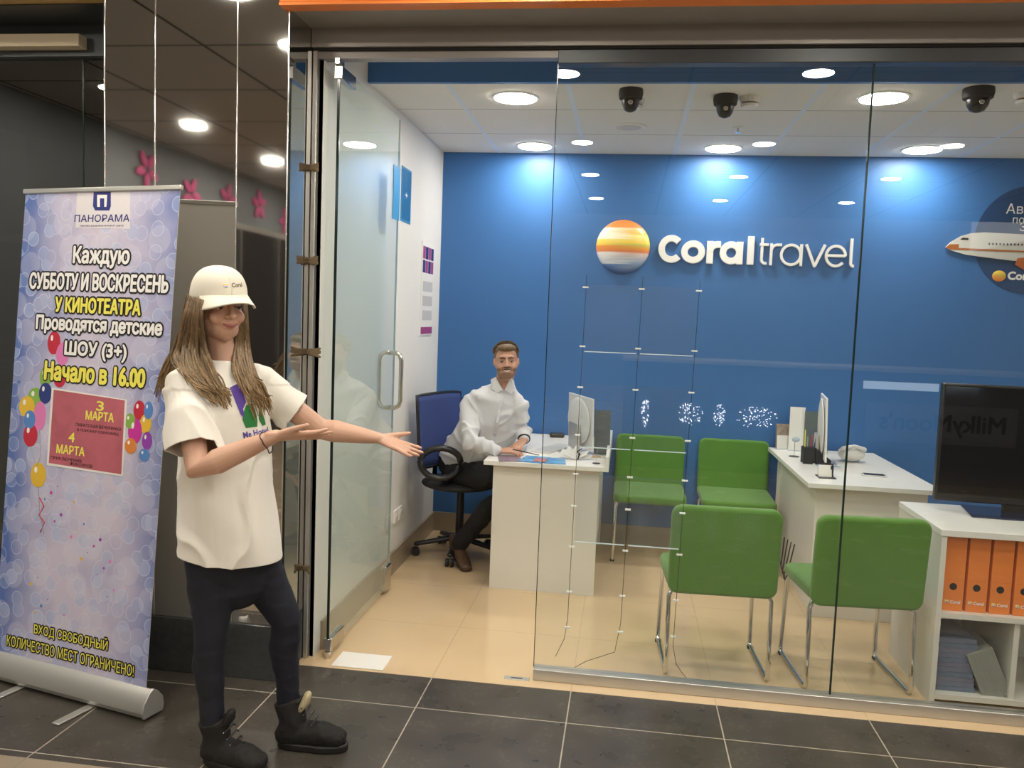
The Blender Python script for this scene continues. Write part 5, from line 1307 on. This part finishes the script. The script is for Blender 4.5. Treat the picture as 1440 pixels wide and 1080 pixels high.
def mcol(co):
    p = (HMi @ co) / s_
    c = Vector((.52, .29, .20))
    if p.length < .16 and p.z < .1:
        if p.y > .012 and p.z < -.030 and p.z > -.108:
            jaw = (p.z < -.068) or (abs(p.x) > .040 and p.z < -.04) or (abs(p.x) < .032 and p.z > -.048 and p.y > .07)
            if jaw: c = c.lerp(Vector((.17, .10, .06)), .70)
        if (p.x / .021) ** 2 + ((p.z + .0565) / .0075) ** 2 < 1 and p.y > .07: c = Vector((.50, .20, .17))
    return c
organic('body', mb, M['skinm'], .0042, 5, mn, .5, colf=mcol)
eyes(mn, HM, s_, M['irisb'], closed=.65)
M['brown'] = hair_mat('short brown hair', (.07, .045, .025), (.24, .16, .09), (30, 30, 30))
brows(mn, HM, s_, M['lash'], z=.024, w=.0034)
mb = MB().chain([HM @ Vector((-.024, .0850, -.0500)), HM @ Vector((-.016, .0920, -.0530)), HM @ Vector((-.006, .0955, -.0550)), HM @ Vector((.006, .0955, -.0550)), HM @ Vector((.016, .0920, -.0530)), HM @ Vector((.024, .0850, -.0500))], [.001, .0026, .0030, .0030, .0026, .001], n=8); mb.build('teeth', M['eyewhite'], mn, smooth=True)
mb = MB().chain([HM @ Vector((-.029, .080, -.0500)), HM @ Vector((-.013, .0930, -.0425)), HM @ Vector((0, .0955, -.0410)), HM @ Vector((.013, .0930, -.0425)), HM @ Vector((.029, .080, -.0500))], [.003, .0042, .0038, .0042, .003], n=8)
o = mb.build('moustache', M['brown'], mn, smooth=True); tint(o, lambda c: (.8, .8, .8))
mb = MB(); mb.ell((0, -.026, .045), (.082, .088, .080), M4=HM @ Matrix.Scale(s_, 4)); mb.ell((.0, .048, .088), (.058, .040, .026), M4=HM @ Matrix.Scale(s_, 4))
rnd = random.Random(5)
for k in range(420):
    a = rnd.uniform(-3.1, 3.1); e = rnd.uniform(.15, 1.4)
    b0 = Vector((.080 * math.sin(a) * math.cos(e), -.022 + .090 * math.cos(a) * math.cos(e), .045 + .082 * math.sin(e)))
    if b0.y > .03 and b0.z < .080: continue
    d = Vector((b0.x * 1.5 + rnd.uniform(-.03, .03) + .03, .05 + rnd.uniform(-.03, .05), .10)).normalized() * .014
    mb.chain([b0 * .97, b0 + d * .5, b0 + d + Vector((0, .005, -.003))], [.0042, .0036, .0012], n=6, cap=1, M4=HM @ Matrix.Scale(s_, 4))
o = mb.build('hair', M['brown'], mn, smooth=True); tint(o, lambda c: (1, 1, 1))
M['shirt'] = pbr('pale grey shirt', (.62, .63, .66), .75, bump=.08, bscale=600)
mb = MB()
mb.chain([nb + Vector((-.005, 0, -.005)), nb - Vector((.01, 0, .035)), nb - Vector((.02, 0, .07)), chs, bel, hp_ + Vector((0, 0, -.03))], [(.068, .062), (.12, .085), (.185, .105), (.200, .125), (.185, .140), (.19, .150)], ref=tf, n=30, flat_ends=True)
mb.chain([nb + Vector((-.03, 0, -.012)), nb.lerp(cR, .5) + Vector((0, 0, .012)), cR + Vector((0, 0, .005))], [.045, .052, .062], ref=(0, 0, 1), n=18)
mb.chain([nb + Vector((.03, 0, -.012)), nb.lerp(cL, .5) + Vector((0, 0, .010)), cL + Vector((0, 0, .005))], [.045, .050, .058], ref=(0, 0, 1), n=18)
mb.chain([cR + Vector((.05, .02, .03)), cR, cR.lerp(eR, .6), eR, eR.lerp(wR, .6), wR], [.055, .066, .060, .055, .046, .038], ref=(0, 0, 1), n=20)
mb.chain([cL + Vector((-.05, .02, .03)), cL, cL.lerp(eL, .6), eL, eL.lerp(wL, .8)], [.055, .062, .060, .058, .044], ref=(0, 0, 1), n=20)
sh_ = organic('shirt', mb, M['shirt'], .007, 6, mn, .5, disp=folds(.006, 9, .014, 8, (1, 1, .8)))
stree = BVHTree.FromPolygons([v.co for v in sh_.data.vertices], [tuple(p.vertices) for p in sh_.data.polygons])
# collar, placket, buttons
for pts in ([(690, 534), (692, 547), (698, 553), (707, 548), (697, 530)], [(723, 536), (724, 547), (719, 554), (710, 548), (718, 531)]):
    v = [W(x, y, 4.975 if i > 0 else 4.99) for i, (x, y) in enumerate(pts)]
    v[0] = W(*pts[0], 5.02); v[-1] = W(*pts[-1], 4.99)
    MB().add(v, [tuple(range(5))]).build('collar', M['shirt'], mn, solid=.004)
P = []
for i in range(12):
    x, y = 706 - i * 1.0, 558 + i * 5; d = ray(x, y).normalized(); h = stree.ray_cast(CAM, d)
    if h[0] is not None: P.append(h[0] - d * .002)
if len(P) > 2:
    MB().chain(P, [(.012, .0022)] * len(P), ref=(0, -1, 0), n=8).build('placket', M['shirt'], mn, smooth=True)
    for p in P[1::3]: MB().ell(p - Vector((0, .003, 0)), (.005, .002, .005), n=10, m=6).build('button', M['white'], mn, smooth=True)
M['slacks'] = pbr('black trousers', (.008, .008, .010), .8)
mb = MB(); mb.chain([hp_ + Vector((0, 0, .0)), hp_ + Vector((.03, 0, -.08))], [(.185, .14), (.16, .12)], ref=tf, n=20)
for a, b_, c in ((hR, kR, aR), (hL, kL, aL)): mb.chain([a, a.lerp(b_, .5), b_, b_.lerp(c, .4), c], [.095, .088, .072, .064, .052], ref=(0, 0, 1), n=18)
organic('trousers', mb, M['slacks'], .009, 5, mn, .5, disp=folds(.003, 12, .006, 10))
M['shoe'] = pbr('brown leather shoe', (.085, .045, .025), .4)
for a, tip, hl in ((aR, Vector((-.90, 4.90, .025)), Vector((-1.02, 5.10, .12))), (aL, Vector((-.55, 5.12, .03)), Vector((-.76, 5.28, .05)))):
    mb = MB(); X = (tip - hl); mb.chain([hl, hl.lerp(tip, .35) + Vector((0, 0, .012)), hl.lerp(tip, .75), tip], [(.036, .040), (.038, .042), (.044, .030), (.036, .022)], ref=(0, 0, 1), n=18); mb.chain([a, hl + Vector((0, 0, .02))], [.045, .04], n=14)
    sh2 = organic('shoe', mb, M['shoe'], .006, 4, mn)
    d = X.normalized(); q = Vector((0, 0, -.028)); MB().chain([hl + q, hl.lerp(tip, .5) + q, tip + Vector((0, 0, -.012))], [(.036, .010), (.040, .008), (.034, .008)], ref=(0, 0, 1), n=14).build('sole', M['sole'], sh2, smooth=True)
c = eL.lerp(wL, .92); ax = (wL - eL).normalized(); u_ = ax.cross(Vector((0, 0, 1))).normalized(); v_ = ax.cross(u_)
P = [c + u_ * .036 * math.cos(2 * PI * a / 20) + v_ * (.033 * math.sin(2 * PI * a / 20)) for a in range(20)]
MB().chain(P, [(.004, .010)] * 20, ref=ax, n=8, closed=True).build('watch_strap', M['black'], mn, smooth=True)
o = MB().chain([W(722, 632, 4.75), W(758, 640, 4.70)], [.004, .0025], n=8).build('pen', M['ink'], smooth=True); tag(o, 'dark pen held between the seated man\'s hands', 'pen')

# ================================================================== LIGHT
w = bpy.data.worlds.new('world'); sc.world = w; w.use_nodes = True
w.node_tree.nodes['Background'].inputs[0].default_value = (1.0, .95, .88, 1); w.node_tree.nodes['Background'].inputs[1].default_value = .9
def area(name, loc, sx, sy, power, colr=(1, .95, .87), rot=(0, 0, 0)):
    l = bpy.data.lights.new(name, 'AREA'); l.shape = 'RECTANGLE'; l.size = sx; l.size_y = sy; l.energy = power; l.color = colr
    o = bpy.data.objects.new(name, l); col.objects.link(o); o.location = loc; o.rotation_euler = rot; return o
sc.view_settings.view_transform = 'Standard'; sc.view_settings.look = 'None'; sc.view_settings.gamma = 1; sc.view_settings.use_curve_mapping = False
sc.view_settings.exposure = 0.85
sc.cycles.max_bounces = 10; sc.cycles.transparent_max_bounces = 24; sc.cycles.glossy_bounces = 6; sc.cycles.sample_clamp_indirect = 6
sc.cycles.use_denoising = True
